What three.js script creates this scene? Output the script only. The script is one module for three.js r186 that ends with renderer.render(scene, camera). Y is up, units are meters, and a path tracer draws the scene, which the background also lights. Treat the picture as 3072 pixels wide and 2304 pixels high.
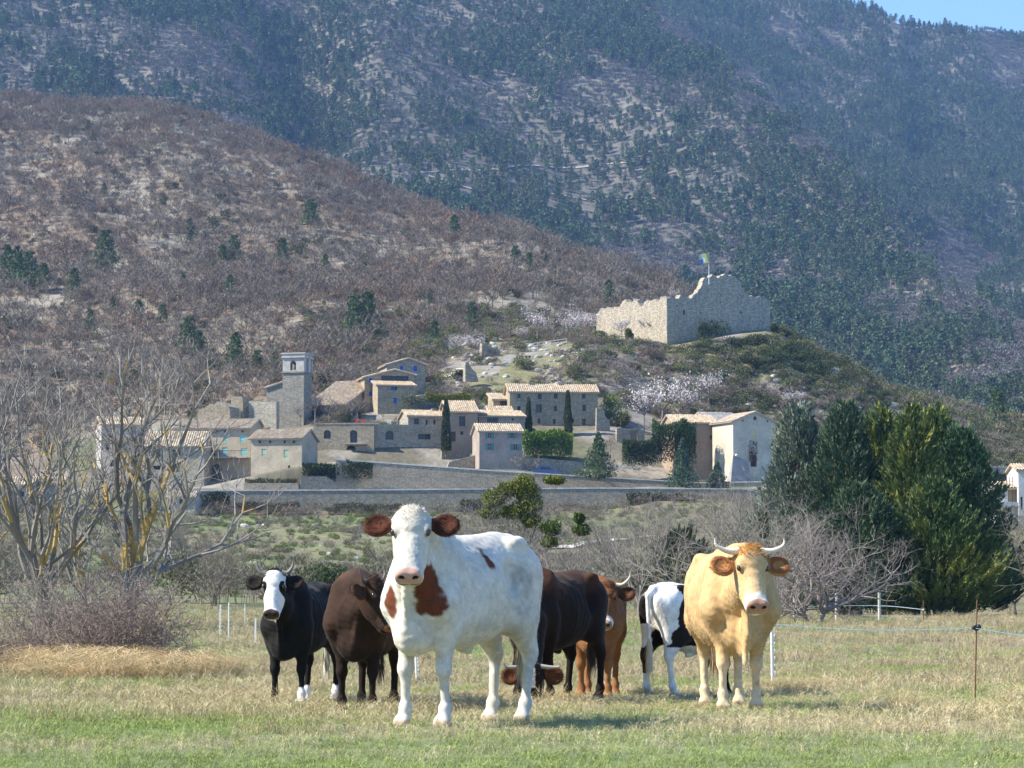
import * as THREE from 'three';
import { mergeGeometries, mergeVertices } from 'three/addons/utils/BufferGeometryUtils.js';

// ---------------------------------------------------------------- camera, sky, sun, exposure
const FPX = 8500, CX = 1536, CY = 1152, HORIZON = 1860;          // focal length and frame of a 3072 x 2304 picture
const PITCH = Math.atan((HORIZON - CY) / FPX), EYE = 0.776;
const scene = new THREE.Scene();
const camera = new THREE.PerspectiveCamera(2 * Math.atan(CY / FPX) * 180 / Math.PI, 4 / 3, 0.5, 9000);
camera.position.set(0, EYE, 0);
camera.rotation.x = PITCH;
const renderer = new THREE.WebGLRenderer({ antialias: true });
renderer.toneMapping = THREE.LinearToneMapping;
renderer.toneMappingExposure = 2.0;
renderer.shadowMap.enabled = true;
const SUN = new THREE.Vector3(-0.96, 0.92, 0.13).normalize();
const sun = new THREE.DirectionalLight(new THREE.Color(1, 0.94, 0.82), 5);
sun.position.copy(SUN).multiplyScalar(400);
sun.castShadow = true;
sun.shadow.camera.left = sun.shadow.camera.bottom = -400; sun.shadow.camera.right = sun.shadow.camera.top = 400;
sun.shadow.camera.far = 1500; sun.shadow.mapSize.set(4096, 4096);
scene.add(sun);
{ // clear sky: deep blue overhead, paler toward the horizon
  const W = 64, Hh = 64, data = new Float32Array(W * Hh * 4);
  for (let j = 0; j < Hh; j++) for (let i = 0; i < W; i++) {
    const el = ((j + 0.5) / Hh - 0.5) * Math.PI, k = Math.pow(Math.max(0, 1 - Math.max(0, Math.sin(el))), 2.2), o = (j * W + i) * 4;
    data[o] = 0.075 + 0.20 * k; data[o + 1] = 0.17 + 0.32 * k; data[o + 2] = 0.41 + 0.38 * k; data[o + 3] = 1;
  }
  const sky = new THREE.DataTexture(data, W, Hh, THREE.RGBAFormat, THREE.FloatType);
  sky.mapping = THREE.EquirectangularReflectionMapping; sky.magFilter = sky.minFilter = THREE.LinearFilter; sky.needsUpdate = true;
  scene.background = sky; scene.environment = sky;
}
scene.fog = new THREE.FogExp2(new THREE.Color(0.32, 0.55, 1.0), 0.000075);

// ---------------------------------------------------------------- helpers
const V3 = (x, y, z) => new THREE.Vector3(x, y, z);
const { sin, cos, PI, abs, min, max, sqrt, pow, floor, exp, atan2, hypot } = Math;
const clamp = (x, a, b) => x < a ? a : x > b ? b : x;
const mix = (a, b, t) => a + (b - a) * t;
const sstep = (a, b, x) => { const t = clamp((x - a) / (b - a), 0, 1); return t * t * (3 - 2 * t); };
const rng = (seed) => { let a = seed >>> 0; return () => { a = (a + 0x6D2B79F5) | 0; let t = Math.imul(a ^ (a >>> 15), 1 | a); t = (t + Math.imul(t ^ (t >>> 7), 61 | t)) ^ t; return ((t ^ (t >>> 14)) >>> 0) / 4294967296; }; };
const hash3 = (x, y, z) => { let h = Math.imul(x, 374761393) ^ Math.imul(y, 668265263) ^ Math.imul(z, 1274126177); h = Math.imul(h ^ (h >>> 13), 1274126177); return ((h ^ (h >>> 16)) >>> 0) / 4294967296; };
function noise(x, y, z = 0) {                                     // value noise, 0..1
  const xi = floor(x), yi = floor(y), zi = floor(z); let u = x - xi, v = y - yi, w = z - zi;
  u = u * u * (3 - 2 * u); v = v * v * (3 - 2 * v); w = w * w * (3 - 2 * w);
  const a = mix(mix(hash3(xi, yi, zi), hash3(xi + 1, yi, zi), u), mix(hash3(xi, yi + 1, zi), hash3(xi + 1, yi + 1, zi), u), v);
  if (w === 0) return a;
  return mix(a, mix(mix(hash3(xi, yi, zi + 1), hash3(xi + 1, yi, zi + 1), u), mix(hash3(xi, yi + 1, zi + 1), hash3(xi + 1, yi + 1, zi + 1), u), v), w);
}
const fbm = (x, y, z = 0, n = 4) => { let s = 0, a = 0.5, t = 0; for (let i = 0; i < n; i++) { s += a * noise(x, y, z); t += a; a *= 0.5; x = x * 2.03 + 7.1; y = y * 2.03 + 3.7; z *= 2.03; } return s / t; };
function at(px, py, d) {                                          // the point that a picture point shows at depth d (metres ahead)
  const yc = (CY - py) / FPX, c = cos(PITCH), s = sin(PITCH), t = d / (c - yc * s);
  return V3((px - CX) / FPX * t, EYE + (yc * c + s) * t, -d);
}
const hAt = (py, d) => at(CX, py, d).y;
const mpp = (d) => d / FPX;                                       // metres in one picture point at depth d
const taken = new Map();
function numbered(n) { const k = taken.get(n) || 0; taken.set(n, k + 1); return k ? n + '_' + String(k).padStart(3, '0') : n; }
function tag(o, label, category, group, kind) { o.userData.label = label; if (category) o.userData.category = category; if (group) o.userData.group = group; if (kind) o.userData.kind = kind; return o; }
function shade(o) { o.traverse((m) => { if (m.isMesh) { m.castShadow = true; m.receiveShadow = true; } }); return o; }
function thing(name, label, category, pos, group) { const o = new THREE.Group(); o.name = numbered(name); if (pos) o.position.copy(pos); tag(o, label, category, group); scene.add(o); return o; }
function part(name, geo, mat, parent, label) { const m = new THREE.Mesh(geo, mat); m.name = name; m.castShadow = m.receiveShadow = true; if (label) m.userData.label = label; parent.add(m); return m; }
function solo(name, geo, mat, label, category, pos, group, kind) { const m = new THREE.Mesh(geo, mat); m.name = numbered(name); m.castShadow = m.receiveShadow = true; if (pos) m.position.copy(pos); tag(m, label, category, group, kind); scene.add(m); return m; }
function copyOf(o, label, pos, turn = 0, s = 1) { const c = o.clone(); c.name = numbered(o.name.replace(/_\d{3}$/, '')); c.userData = { ...o.userData }; if (label) c.userData.label = label; c.position.copy(pos); c.rotation.set(0, turn, 0); c.scale.setScalar(s); scene.add(c); return c; }

class GB {                                                        // collects triangles with a colour each
  constructor() { this.p = []; this.c = []; }
  tri(a, b, c, k) { this.p.push(a[0], a[1], a[2], b[0], b[1], b[2], c[0], c[1], c[2]); this.c.push(k[0], k[1], k[2], k[0], k[1], k[2], k[0], k[1], k[2]); }
  quad(a, b, c, d, k) { this.tri(a, b, c, k); this.tri(a, c, d, k); }
  rod(a, b, ra, rb, n, k, k2 = k) {                               // tapered prism from a to b
    let dx = b[0] - a[0], dy = b[1] - a[1], dz = b[2] - a[2]; const l = hypot(dx, dy, dz) || 1; dx /= l; dy /= l; dz /= l;
    let ux, uy, uz; if (abs(dy) < 0.9) { ux = dz; uy = 0; uz = -dx; } else { ux = 0; uy = -dz; uz = dy; }
    const ul = hypot(ux, uy, uz); ux /= ul; uy /= ul; uz /= ul;
    const vx = dy * uz - dz * uy, vy = dz * ux - dx * uz, vz = dx * uy - dy * ux;
    let P0, Q0;
    for (let i = 0; i <= n; i++) {
      const t = i / n * 2 * PI, cs = cos(t), sn = sin(t), ox = ux * cs + vx * sn, oy = uy * cs + vy * sn, oz = uz * cs + vz * sn;
      const P = [a[0] + ox * ra, a[1] + oy * ra, a[2] + oz * ra], Q = [b[0] + ox * rb, b[1] + oy * rb, b[2] + oz * rb];
      if (i) { this.tri(P0, P, Q, k2 === k ? k : (i & 1 ? k : k2)); if (rb > 0) this.tri(P0, Q, Q0, k); }
      P0 = P; Q0 = Q;
    }
  }
  leaf(x, y, z, s, R, k, up = 0) {                                // one random small face
    const a = R() * 2 * PI, b = (R() - 0.5) * PI * (1 - up), c = R() * 2 * PI, l = s * (0.7 + 0.6 * R()), w = l * (0.45 + 0.3 * R());
    const d = [cos(a) * cos(b), sin(b) + up * 0.6, sin(a) * cos(b)], e = [cos(c), R() - 0.5, sin(c)];
    this.tri([x - d[0] * l * .5 - e[0] * w * .5, y - d[1] * l * .5 - e[1] * w * .5, z - d[2] * l * .5 - e[2] * w * .5], [x + e[0] * w * .5, y + e[1] * w * .5, z + e[2] * w * .5], [x + d[0] * l * .5, y + d[1] * l * .5, z + d[2] * l * .5], k);
  }
  geo() { const g = new THREE.BufferGeometry(); g.setAttribute('position', new THREE.Float32BufferAttribute(this.p, 3)); g.setAttribute('color', new THREE.Float32BufferAttribute(this.c, 3)); g.computeVertexNormals(); return g; }
}
const vmat = new THREE.MeshStandardMaterial({ vertexColors: true, roughness: 0.95, side: THREE.DoubleSide });
const leafmat = new THREE.MeshPhysicalMaterial({ vertexColors: true, roughness: 0.8, side: THREE.DoubleSide, specularIntensity: 0.3 });
const vary = (k, R, a = 0.2) => { const f = 1 + (R() - 0.5) * 2 * a; return [k[0] * f * (1 + (R() - .5) * a * .5), k[1] * f, k[2] * f * (1 + (R() - .5) * a * .5)]; };

function tex(n, fn, srgb) {                                       // square tiling texture from fn(u, v) -> [r, g, b] 0..1
  const d = new Uint8Array(n * n * 4);
  for (let j = 0; j < n; j++) for (let i = 0; i < n; i++) { const c = fn(i / n, j / n), o = (j * n + i) * 4; d[o] = clamp(c[0], 0, 1) * 255; d[o + 1] = clamp(c[1], 0, 1) * 255; d[o + 2] = clamp(c[2], 0, 1) * 255; d[o + 3] = 255; }
  const t = new THREE.DataTexture(d, n, n, THREE.RGBAFormat); t.wrapS = t.wrapT = THREE.RepeatWrapping; t.magFilter = THREE.LinearFilter; t.minFilter = THREE.LinearMipmapLinearFilter; t.generateMipmaps = true;
  if (srgb) t.colorSpace = THREE.SRGBColorSpace; t.needsUpdate = true; return t;
}
const tnoise = (u, v, f, s = 0) => { // tiling value noise
  const x = u * f, y = v * f, xi = floor(x), yi = floor(y); let a = x - xi, b = y - yi; a = a * a * (3 - 2 * a); b = b * b * (3 - 2 * b); const m = (q) => ((q % f) + f) % f;
  return mix(mix(hash3(m(xi), m(yi), s), hash3(m(xi + 1), m(yi), s), a), mix(hash3(m(xi), m(yi + 1), s), hash3(m(xi + 1), m(yi + 1), s), a), b);
};
const tfbm = (u, v, f, s = 0, n = 4) => { let r = 0, a = 0.5, t = 0; for (let i = 0; i < n; i++) { r += a * tnoise(u, v, f, s + i); t += a; a *= 0.5; f *= 2; } return r / t; };
function boxUV(g, size) {                                         // texture coordinates in metres / size, by the way each face points
  if (g.index) g = g.toNonIndexed();
  const p = g.attributes.position, uv = new Float32Array(p.count * 2), a = V3(), b = V3(), c = V3(), n = V3();
  for (let i = 0; i < p.count; i += 3) {
    a.fromBufferAttribute(p, i); b.fromBufferAttribute(p, i + 1); c.fromBufferAttribute(p, i + 2); n.copy(b).sub(a).cross(c.clone().sub(a));
    const ax = abs(n.x), ay = abs(n.y), az = abs(n.z);
    for (let k = 0; k < 3; k++) { const x = p.getX(i + k), y = p.getY(i + k), z = p.getZ(i + k); const q = ay > ax && ay > az ? [x, z] : ax > az ? [z, y] : [x, y]; uv[(i + k) * 2] = q[0] / size; uv[(i + k) * 2 + 1] = q[1] / size; }
  }
  g.setAttribute('uv', new THREE.BufferAttribute(uv, 2)); return g;
}
// ---------------------------------------------------------------- the lie of the land
const COLS = [ // [bearing, [depth, level], ...]: where the ground lies, from the meadow up to the ridge of the near hill
  [-2600, [120, 1848], [150, 1840], [400, 1560], [600, 1200], [1000, 500], [1200, 330], [1300, 420]],
  [0, [120, 1848], [150, 1838], [175, 1800], [250, 1730], [350, 1600], [420, 1525], [445, 1475], [500, 1360], [600, 1150], [800, 780], [1000, 440], [1110, 325], [1160, 330], [1260, 520]],
  [500, [120, 1850], [150, 1838], [180, 1800], [260, 1720], [350, 1630], [428.5, 1532], [429.7, 1476], [447, 1470], [470, 1400], [490, 1300], [520, 1240], [600, 1110], [800, 760], [980, 450], [1060, 350], [1120, 352], [1200, 520]],
  [1000, [120, 1852], [150, 1842], [200, 1790], [300, 1680], [400, 1570], [428.5, 1534], [429.7, 1476], [440.6, 1472], [442, 1388], [458, 1388], [464, 1330], [480, 1266], [500, 1215], [530, 1150], [600, 1040], [800, 740], [940, 560], [1000, 512], [1060, 530], [1150, 700]],
  [1500, [120, 1854], [150, 1845], [220, 1780], [300, 1690], [400, 1560], [428.5, 1536], [429.7, 1478], [440.6, 1476], [442, 1418], [458, 1416], [470, 1320], [490, 1240], [505, 1170], [520, 1110], [535, 1062], [560, 1036], [620, 975], [800, 775], [900, 690], [940, 672], [990, 690], [1080, 830]],
  [1800, [120, 1854], [150, 1848], [220, 1790], [300, 1700], [400, 1560], [428.5, 1530], [429.7, 1474], [440.6, 1470], [442, 1440], [458, 1438], [475, 1300], [500, 1175], [520, 1085], [535, 1040], [545, 1022], [575, 1010], [610, 1020], [650, 985], [800, 850], [860, 800], [910, 815], [1000, 960]],
  [2000, [120, 1854], [150, 1850], [220, 1800], [300, 1710], [400, 1540], [428.5, 1505], [429.7, 1470], [440.6, 1466], [442, 1452], [458, 1448], [480, 1315], [500, 1215], [520, 1130], [540, 1066], [551, 1034], [564, 1006], [576, 1000], [610, 1020], [680, 1000], [800, 905], [840, 872], [890, 890], [980, 1020]],
  [2300, [120, 1856], [150, 1854], [220, 1800], [300, 1710], [400, 1540], [428.5, 1505], [442, 1452], [460, 1446], [480, 1355], [510, 1205], [535, 1065], [550, 1000], [572, 990], [592, 1020], [680, 1120], [800, 1090], [860, 1090], [960, 1200]],
  [2500, [120, 1858], [150, 1857], [300, 1710], [428.5, 1525], [460, 1446], [490, 1325], [520, 1185], [550, 1095], [572, 1085], [600, 1115], [700, 1180], [850, 1200], [960, 1260]],
  [2700, [120, 1858], [150, 1857], [300, 1710], [428.5, 1525], [460, 1446], [500, 1325], [540, 1210], [572, 1187], [605, 1197], [700, 1250], [850, 1300]],
  [3072, [120, 1860], [150, 1858], [300, 1690], [400, 1545], [440, 1455], [480, 1396], [540, 1316], [580, 1278], [620, 1270], [700, 1330], [850, 1360]],
  [4800, [120, 1860], [150, 1858], [400, 1610], [580, 1460], [700, 1460], [850, 1490]],
].map(([u, ...n]) => ({ u, n: n.map(([d, p]) => [d, hAt(p, d)]) }));
function along(n, d) { if (d <= n[0][0]) return n[0][1]; for (let i = 1; i < n.length; i++) if (d <= n[i][0]) return mix(n[i - 1][1], n[i][1], (d - n[i - 1][0]) / (n[i][0] - n[i - 1][0])); const e = n[n.length - 1]; return max(60, e[1] - (d - e[0]) * 0.75); }
const CREST = [[-2600, 2900, -900], [0, 2800, -720], [1000, 2700, -520], [1500, 2600, -260], [1900, 2400, -20], [2200, 2150, 235], [2400, 2000, 415], [2600, 1800, 615], [2750, 1700, 725], [2900, 1550, 825], [3072, 1450, 930], [4800, 1200, 1250]];
const BACK = [[-2600, 3300, -400], [1500, 3250, -300], [1900, 3200, -140], [2300, 3150, -70], [2550, 3100, 5], [2640, 3080, 25], [2715, 3050, 55], [2760, 3080, 78], [2900, 3100, 88], [3072, 3150, 104], [4800, 3150, 260]];
function lookup(T, u) { if (u <= T[0][0]) return [T[0][1], T[0][2]]; for (let i = 1; i < T.length; i++) if (u <= T[i][0]) { const t = (u - T[i - 1][0]) / (T[i][0] - T[i - 1][0]); return [mix(T[i - 1][1], T[i][1], t), mix(T[i - 1][2], T[i][2], t)]; } const e = T[T.length - 1]; return [e[1], e[2]]; }
function slope(u, d, T, d0, h0) { const [dc, pc] = lookup(T, u), hc = hAt(pc, dc), t = (d - d0) / (dc - d0); return t < 0 ? h0 + t * 40 : t <= 1 ? h0 + (hc - h0) * (0.75 * t + 0.25 * t * t) : hc - (d - dc) * 0.45; }
const ridged = (x, y) => 1 - abs(2 * fbm(x, y, 0, 3) - 1);
function mountainH(x, d) {
  const u = CX + FPX * x / d, foot = clamp(1250 - (u - 1800) * 0.21, 960, 1250);
  const near = sstep(foot, foot + 350, d);
  let a = slope(u, d, CREST, foot, 62), b = slope(u, d, BACK, 1500, 75);
  a += near * ((ridged(x / 330 + d / 900, d / 1500) - 0.75) * 55 + (ridged(x / 120 + d / 500 + 9, d / 420) - 0.7) * 14);
  a -= near * 27 * exp(-pow((u - 940 - (d - 1900) * -0.12) / 130, 2)) * sstep(2600, 2000, d);                        // ravine
  const bn = sstep(1600, 2200, d) * (1 - 0.55 * sstep(2900, 3100, d));
  b += bn * ((ridged(x / 300 - d / 700 + 4, d / 1300 + 3) - 0.75) * 80 + (ridged(x / 140 - d / 600 + 14, d / 500) - 0.7) * 18);
  return max(a, b, 60) + (fbm(x / 60, d / 60, 0, 3) - 0.5) * 9;
}
function hillH(x, d) {
  const u = CX + FPX * x / d; let i = 1; while (i < COLS.length - 1 && u > COLS[i].u) i++;
  const A = COLS[i - 1], B = COLS[i], t = clamp((u - A.u) / (B.u - A.u), 0, 1), s = t * t * (3 - 2 * t) * 0.6 + t * 0.4;
  return mix(along(A.n, d), along(B.n, d), s) + sstep(150, 300, d) * (fbm(x / 14, d / 14, 0, 3) - 0.5) * 1.6 + sstep(560, 700, d) * ((ridged(x / 90 + d / 300, d / 260) - 0.7) * 13);
}
function fieldH(x, d) { return 0.55 * sstep(35, 110, d) + 0.35 * sstep(90, 150, d) + (fbm(x / 5 + 3, d / 5, 0, 3) - 0.5) * 0.10 * sstep(4, 12, abs(d)) + (fbm(x / 40, d / 40 + 8, 0, 2) - 0.5) * 0.25 * sstep(45, 90, d); }
function H(x, z) {
  const d = -z;
  if (d < 118) return fieldH(x, d);
  const h = d < 1000 ? hillH(x, d) : max(hillH(x, d), mountainH(x, d));
  return d < 160 ? mix(fieldH(x, d), h, sstep(118, 160, d)) : h;
}
const levelOf = (p) => { const d = -p.z, k = (p.y - EYE) / d, t = PITCH, yc = (k * cos(t) - sin(t)) / (cos(t) + k * sin(t)); return CY - yc * FPX; };
function groundAt(px, py, d0 = 150, d1 = 1300) { for (let d = d0; d < d1; d += d < 600 ? 1 : 3) { const p = at(px, py, d), h = H(p.x, p.z); if (h >= p.y) return V3(p.x, h, p.z); } const q = at(px, py, d0); q.y = H(q.x, q.z); return q; }
const onGround = (px, d, dy = 0) => { const x = (px - CX) / FPX * d * 1.0035; return V3(x, H(x, -d) + dy, -d); };

function sheet(name, ds, tmin, tmax, nt, width, color, mat, uvs) {
  const P = [], C = [], I = [], UV = [];
  ds.forEach((d) => { for (let i = 0; i <= nt; i++) { const t = mix(tmin, tmax, i / nt), x = t * width(d), y = H(x, -d); P.push(x, y, -d); UV.push(x / uvs, d / uvs); C.push(...color(x, d, y)); } });
  for (let r = 0; r < ds.length - 1; r++) for (let i = 0; i < nt; i++) { const a = r * (nt + 1) + i, b = a + 1, c = a + nt + 1, e = c + 1; I.push(a, b, e, a, e, c); }
  const g = new THREE.BufferGeometry(); g.setAttribute('position', new THREE.Float32BufferAttribute(P, 3)); g.setAttribute('color', new THREE.Float32BufferAttribute(C, 3)); g.setAttribute('uv', new THREE.Float32BufferAttribute(UV, 2)); g.setIndex(I); g.computeVertexNormals();
  const m = new THREE.Mesh(g, mat); m.name = name; m.receiveShadow = m.castShadow = true; scene.add(m); return m;
}
const steps = (a, b, n, p = 1) => Array.from({ length: n + 1 }, (_, i) => mix(a, b, pow(i / n, p)));
const mix3 = (a, b, t) => [mix(a[0], b[0], t), mix(a[1], b[1], t), mix(a[2], b[2], t)];
const soilTex = tex(256, (u, v) => { const n = 0.55 + 0.7 * (tfbm(u, v, 8, 3, 5) - 0.5) + 0.35 * (tnoise(u, v, 128, 9) - 0.5); return [n + .25, n + .25, n + .25]; });
const groundMat = new THREE.MeshStandardMaterial({ vertexColors: true, roughness: 1, map: soilTex });
const STRAW = [0.32, 0.27, 0.15], GREEN = [0.15, 0.205, 0.055], EARTH = [0.20, 0.155, 0.10];
const greenness = (x, d) => { // how green the meadow is: fresh in front and in patches, straw further back
  const n = fbm(x / 2.6 + 11, d / 3.4, 0, 4), m = fbm(x / 9 + 3, d / 12 + 5, 0, 2);
  return clamp(mix(0.90, 0.42, sstep(15, 28, d + (m - 0.5) * 17 + x * 0.55)) + (n - 0.5) * 2.2 + 0.32 * sstep(45, 62, d) * sstep(0.4, 0.6, m), 0, 1);
};
const meadowRows = [-400, -150, -60, -30, -15, -5, 0, 5, ...steps(8, 60, 150), ...steps(62, 165, 90)];
tag(sheet('meadow', meadowRows.map((d) => d), -1, 1, 160, (d) => 30 + abs(d) * 0.42, (x, d) => mix3(mix3(STRAW, GREEN, greenness(x, max(d, 5))), EARTH, 0.35 * fbm(x / 0.7, d / 0.7, 0, 2)), groundMat, 1.6), 'dry and green grass meadow', '', '', 'structure');
const SCREE = [0.30, 0.265, 0.205], LITTER = [0.22, 0.165, 0.11], TURF = [0.20, 0.20, 0.085], ROCKY = [0.36, 0.335, 0.30];
tag(sheet('hillside', [...steps(152, 420, 90), ...steps(421, 465, 74), ...steps(466, 640, 110), ...steps(643, 1320, 170)], -0.30, 0.30, 300, (d) => d, (x, d, y) => {
  const n = fbm(x / 24, d / 24, 0, 4), m = fbm(x / 7 + 30, d / 7, 0, 3), u = CX + FPX * x / d;
  if (d > 430 && d < 500 && u < 2500 && u > 150) return mix3(mix3([0.17, 0.15, 0.10], [0.15, 0.17, 0.06], sstep(0.48, 0.6, n)), [0.30, 0.27, 0.22], sstep(0.52, 0.66, m));
  if (d < 430) return mix3(mix3(TURF, [0.155, 0.185, 0.06], sstep(0.5, 0.66, n)), LITTER, sstep(0.5, 0.62, m) * 0.7);
  const castle = sstep(470, 500, d) * sstep(620, 580, d) * sstep(1150, 1500, u);
  let c = mix3(LITTER, SCREE, sstep(0.47, 0.63, n * 0.55 + m * 0.45));
  c = mix3(c, mix3([0.30, 0.275, 0.24], [0.21, 0.195, 0.09], sstep(0.44, 0.56, m)), castle);
  return c;
}, groundMat, 5), 'wooded near hill and castle knoll', '', '', 'structure');
tag(sheet('mountain', [...steps(960, 3300, 230), 3500, 3800], -0.33, 0.33, 300, (d) => d, (x, d) => {
  const n = fbm(x / 90, d / 130, 0, 4), m = fbm(x / 24 + 30, d / 24, 0, 3);
  return mix3([0.14, 0.13, 0.105], [0.215, 0.195, 0.155], sstep(0.46, 0.66, n * 0.5 + m * 0.5));
}, groundMat, 30), 'forested mountain', '', '', 'structure');
// ---------------------------------------------------------------- plant shapes
const PINE_K = [0.06, 0.10, 0.045], BARK = [0.20, 0.15, 0.11], TWIG = [0.24, 0.208, 0.168];
function pineShape(seed, h, lean = 0.28, n = 150, from = 0.3, ls = 0.85, K = PINE_K, wn = 7) {
  const R = rng(seed), t = new GB(), c = new GB(), bend = (R() - .5) * 0.5;
  t.rod([0, -1, 0], [bend * .4, h * 0.55, 0], h * 0.022, h * 0.015, 5, [0.30, 0.25, 0.21]); t.rod([bend * .4, h * 0.55, 0], [bend, h * 0.97, 0], h * 0.015, h * 0.004, 4, [0.26, 0.20, 0.16]);
  const whorls = wn + floor(R() * 3);
  for (let w = 0; w < whorls; w++) {
    const f = from + (1 - from) * (w + R() * 0.5) / whorls, y = h * f, r = h * lean * pow(1 - (f - from) / (1 - from + .08), 0.75) * (0.8 + 0.4 * R()), nb = 4 + floor(R() * 3), a0 = R() * 6.28;
    for (let b = 0; b < nb; b++) {
      const a = a0 + b / nb * 6.28 + (R() - .5) * 0.7, rr = r * (0.55 + 0.6 * R());
      t.rod([bend * f, y, 0], [bend * f + cos(a) * rr * .8, y + rr * .12, sin(a) * rr * .8], h * .005, 0, 3, [0.2, 0.16, 0.12]);
      const m = max(2, floor(n / whorls / nb));
      for (let k = 0; k < m; k++) { const q = 0.25 + 0.75 * (k + R()) / m; c.leaf(bend * f + cos(a) * rr * q + (R() - .5) * rr * .3, y + rr * .14 * q + (R() - .35) * h * (wn > 8 ? .075 : .045), sin(a) * rr * q + (R() - .5) * rr * .3, ls * h / 10, R, vary(K, R, 0.35), 0.15); }
    }
  }
  return { trunk: t.geo(), crown: c.geo() };
}
function bareShape(seed, h, { stems = 1, n = 220, tw = 0.05, k = TWIG, spread = 0.5, leaves = 0, leafK = [0.28, 0.18, 0.10], leafS = 0.3, trunkR = 0.025, dome = 0.5 } = {}) {   // bare round-headed tree or bush
  const R = rng(seed), g = new GB(), tips = [];
  for (let s = 0; s < stems; s++) {
    const a = R() * 6.28, o = stems > 1 ? h * 0.14 * R() : 0, b = [cos(a) * o, -0.6, sin(a) * o], tl = stems > 1 ? 0.12 : 0.28;
    const f = [b[0] * 1.5 + (R() - .5) * h * .08, h * (tl + 0.1 * R()), b[2] * 1.5 + (R() - .5) * h * .08];
    g.rod(b, f, h * trunkR / sqrt(stems), h * trunkR * .7 / sqrt(stems), 5, vary(k, R, .1));
    const nb = stems > 1 ? 3 : 6;
    for (let i = 0; i < nb; i++) {
      const a2 = i / nb * 6.28 + R() * 0.9 + a, up = 0.35 + 0.65 * R(), L = h * (0.34 + 0.2 * R());
      const e = [f[0] + cos(a2) * L * spread * (1.25 - up * .5), f[1] + L * up, f[2] + sin(a2) * L * spread * (1.25 - up * .5)];
      g.rod(f, e, h * trunkR * .5 / sqrt(stems), h * trunkR * .25 / sqrt(stems), 4, vary(k, R, .15)); tips.push([f, e]);
      for (let j = 0; j < 3; j++) { const q = 0.35 + 0.55 * R(), p = [mix(f[0], e[0], q), mix(f[1], e[1], q), mix(f[2], e[2], q)], a3 = R() * 6.28, L2 = h * (0.14 + 0.16 * R()), e2 = [p[0] + cos(a3) * L2 * .75, p[1] + L2 * (0.3 + 0.7 * R()), p[2] + sin(a3) * L2 * .75]; g.rod(p, e2, h * trunkR * .22, h * trunkR * .1, 3, vary(k, R, .15)); tips.push([p, e2]); }
    }
  }
  for (let i = 0; i < n; i++) {
    const [p, e] = tips[floor(R() * tips.length)], q = 0.3 + 0.75 * R(), b = [mix(p[0], e[0], q), mix(p[1], e[1], q), mix(p[2], e[2], q)];
    const a = R() * 6.28, L = h * (0.07 + 0.13 * R()), up = R() * 1.1 - 0.15, out = 0.35;
    const c = [b[0] + cos(a) * L * .8 + b[0] * out * L / h, b[1] + L * up, b[2] + sin(a) * L * .8 + b[2] * out * L / h], w = tw * (0.5 + R());
    const kk = vary(k, R, 0.25); g.tri([b[0] - w * sin(a), b[1], b[2] + w * cos(a)], [b[0] + w * sin(a), b[1] + w * .4, b[2] - w * cos(a)], c, kk);
    if (leaves && R() < leaves) g.leaf(c[0], c[1], c[2], leafS, R, vary(leafK, R, 0.3));
  }
  return g.geo();
}
function bushShape(seed, w, h, n, k, s, core = 0.35, lumps = 6) {   // leafy bush: leaves spread over the shells of several lumps
  const R = rng(seed), g = new GB(), L = [];
  for (let i = 0; i < lumps; i++) { const a = R() * 6.28, r = w * 0.3 * sqrt(R()) * (i ? 1 : 0); L.push([cos(a) * r, h * (0.3 + 0.4 * R()), sin(a) * r, w * (0.2 + 0.16 * R()), h * (0.22 + 0.14 * R())]); }
  for (let i = 0; i < n; i++) { const l = L[floor(R() * lumps)], a = R() * 6.28, b = Math.acos(2 * R() - 1), q = 1 - core * R() * R(); g.leaf(l[0] + sin(b) * cos(a) * l[3] * q, max(0.03 * h, l[1] + cos(b) * l[4] * q), l[2] + sin(b) * sin(a) * l[3] * q, s, R, vary(k, R, 0.35), 0.1); }
  return g.geo();
}
function coneShape(seed, h, r, n, k, s, { tip = null, pw = 0.8, base = 0.05, plume = 0.5 } = {}) {   // dense conifer: upright plumes over a cone
  const R = rng(seed), g = new GB();
  for (let i = 0; i < n; i++) {
    const f = pow(R(), 1.25), y = h * (base + (1 - base) * f), a = R() * 6.28, lump = 0.72 + 0.5 * noise(a * 1.6 + seed, f * 7, seed), rr = r * pow(1 - f, pw) * lump * (1 - 0.45 * R() * R()) + 0.03 * r;
    const kk = tip && noise(a * 1.9 + seed * 3, f * 5, seed) > 0.62 ? tip : k, L = s * (0.7 + 0.6 * R());
    const x = cos(a) * rr, z = sin(a) * rr, ox = cos(a), oz = sin(a), o = 0.75 - plume * .6, w = L * 0.22, ta = R() * 6.28;
    g.tri([x - w * cos(ta), y, z - w * sin(ta)], [x + w * cos(ta), y, z + w * sin(ta)], [x + ox * L * o + (R() - .5) * L * .4, y + L * (plume + .2 * R()), z + oz * L * o + (R() - .5) * L * .4], vary(kk, R, 0.3));
  }
  return g.geo();
}
const instances = (name, geo, mat, list, label, category) => {     // list: [x, y, z, scale, turn, r, g, b]
  const m = new THREE.InstancedMesh(geo, mat, list.length), M = new THREE.Matrix4(), q = new THREE.Quaternion(), up = V3(0, 1, 0), p = V3(), s = V3(), c = new THREE.Color();
  list.forEach((l, i) => { p.set(l[0], l[1], l[2]); s.setScalar(l[3]); q.setFromAxisAngle(up, l[4]); m.setMatrixAt(i, M.compose(p, q, s)); c.setRGB(l[5], l[6], l[7]); m.setColorAt(i, c); });
  m.name = numbered(name); m.castShadow = m.receiveShadow = true; tag(m, label, category, '', 'stuff'); scene.add(m); return m;
};
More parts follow.
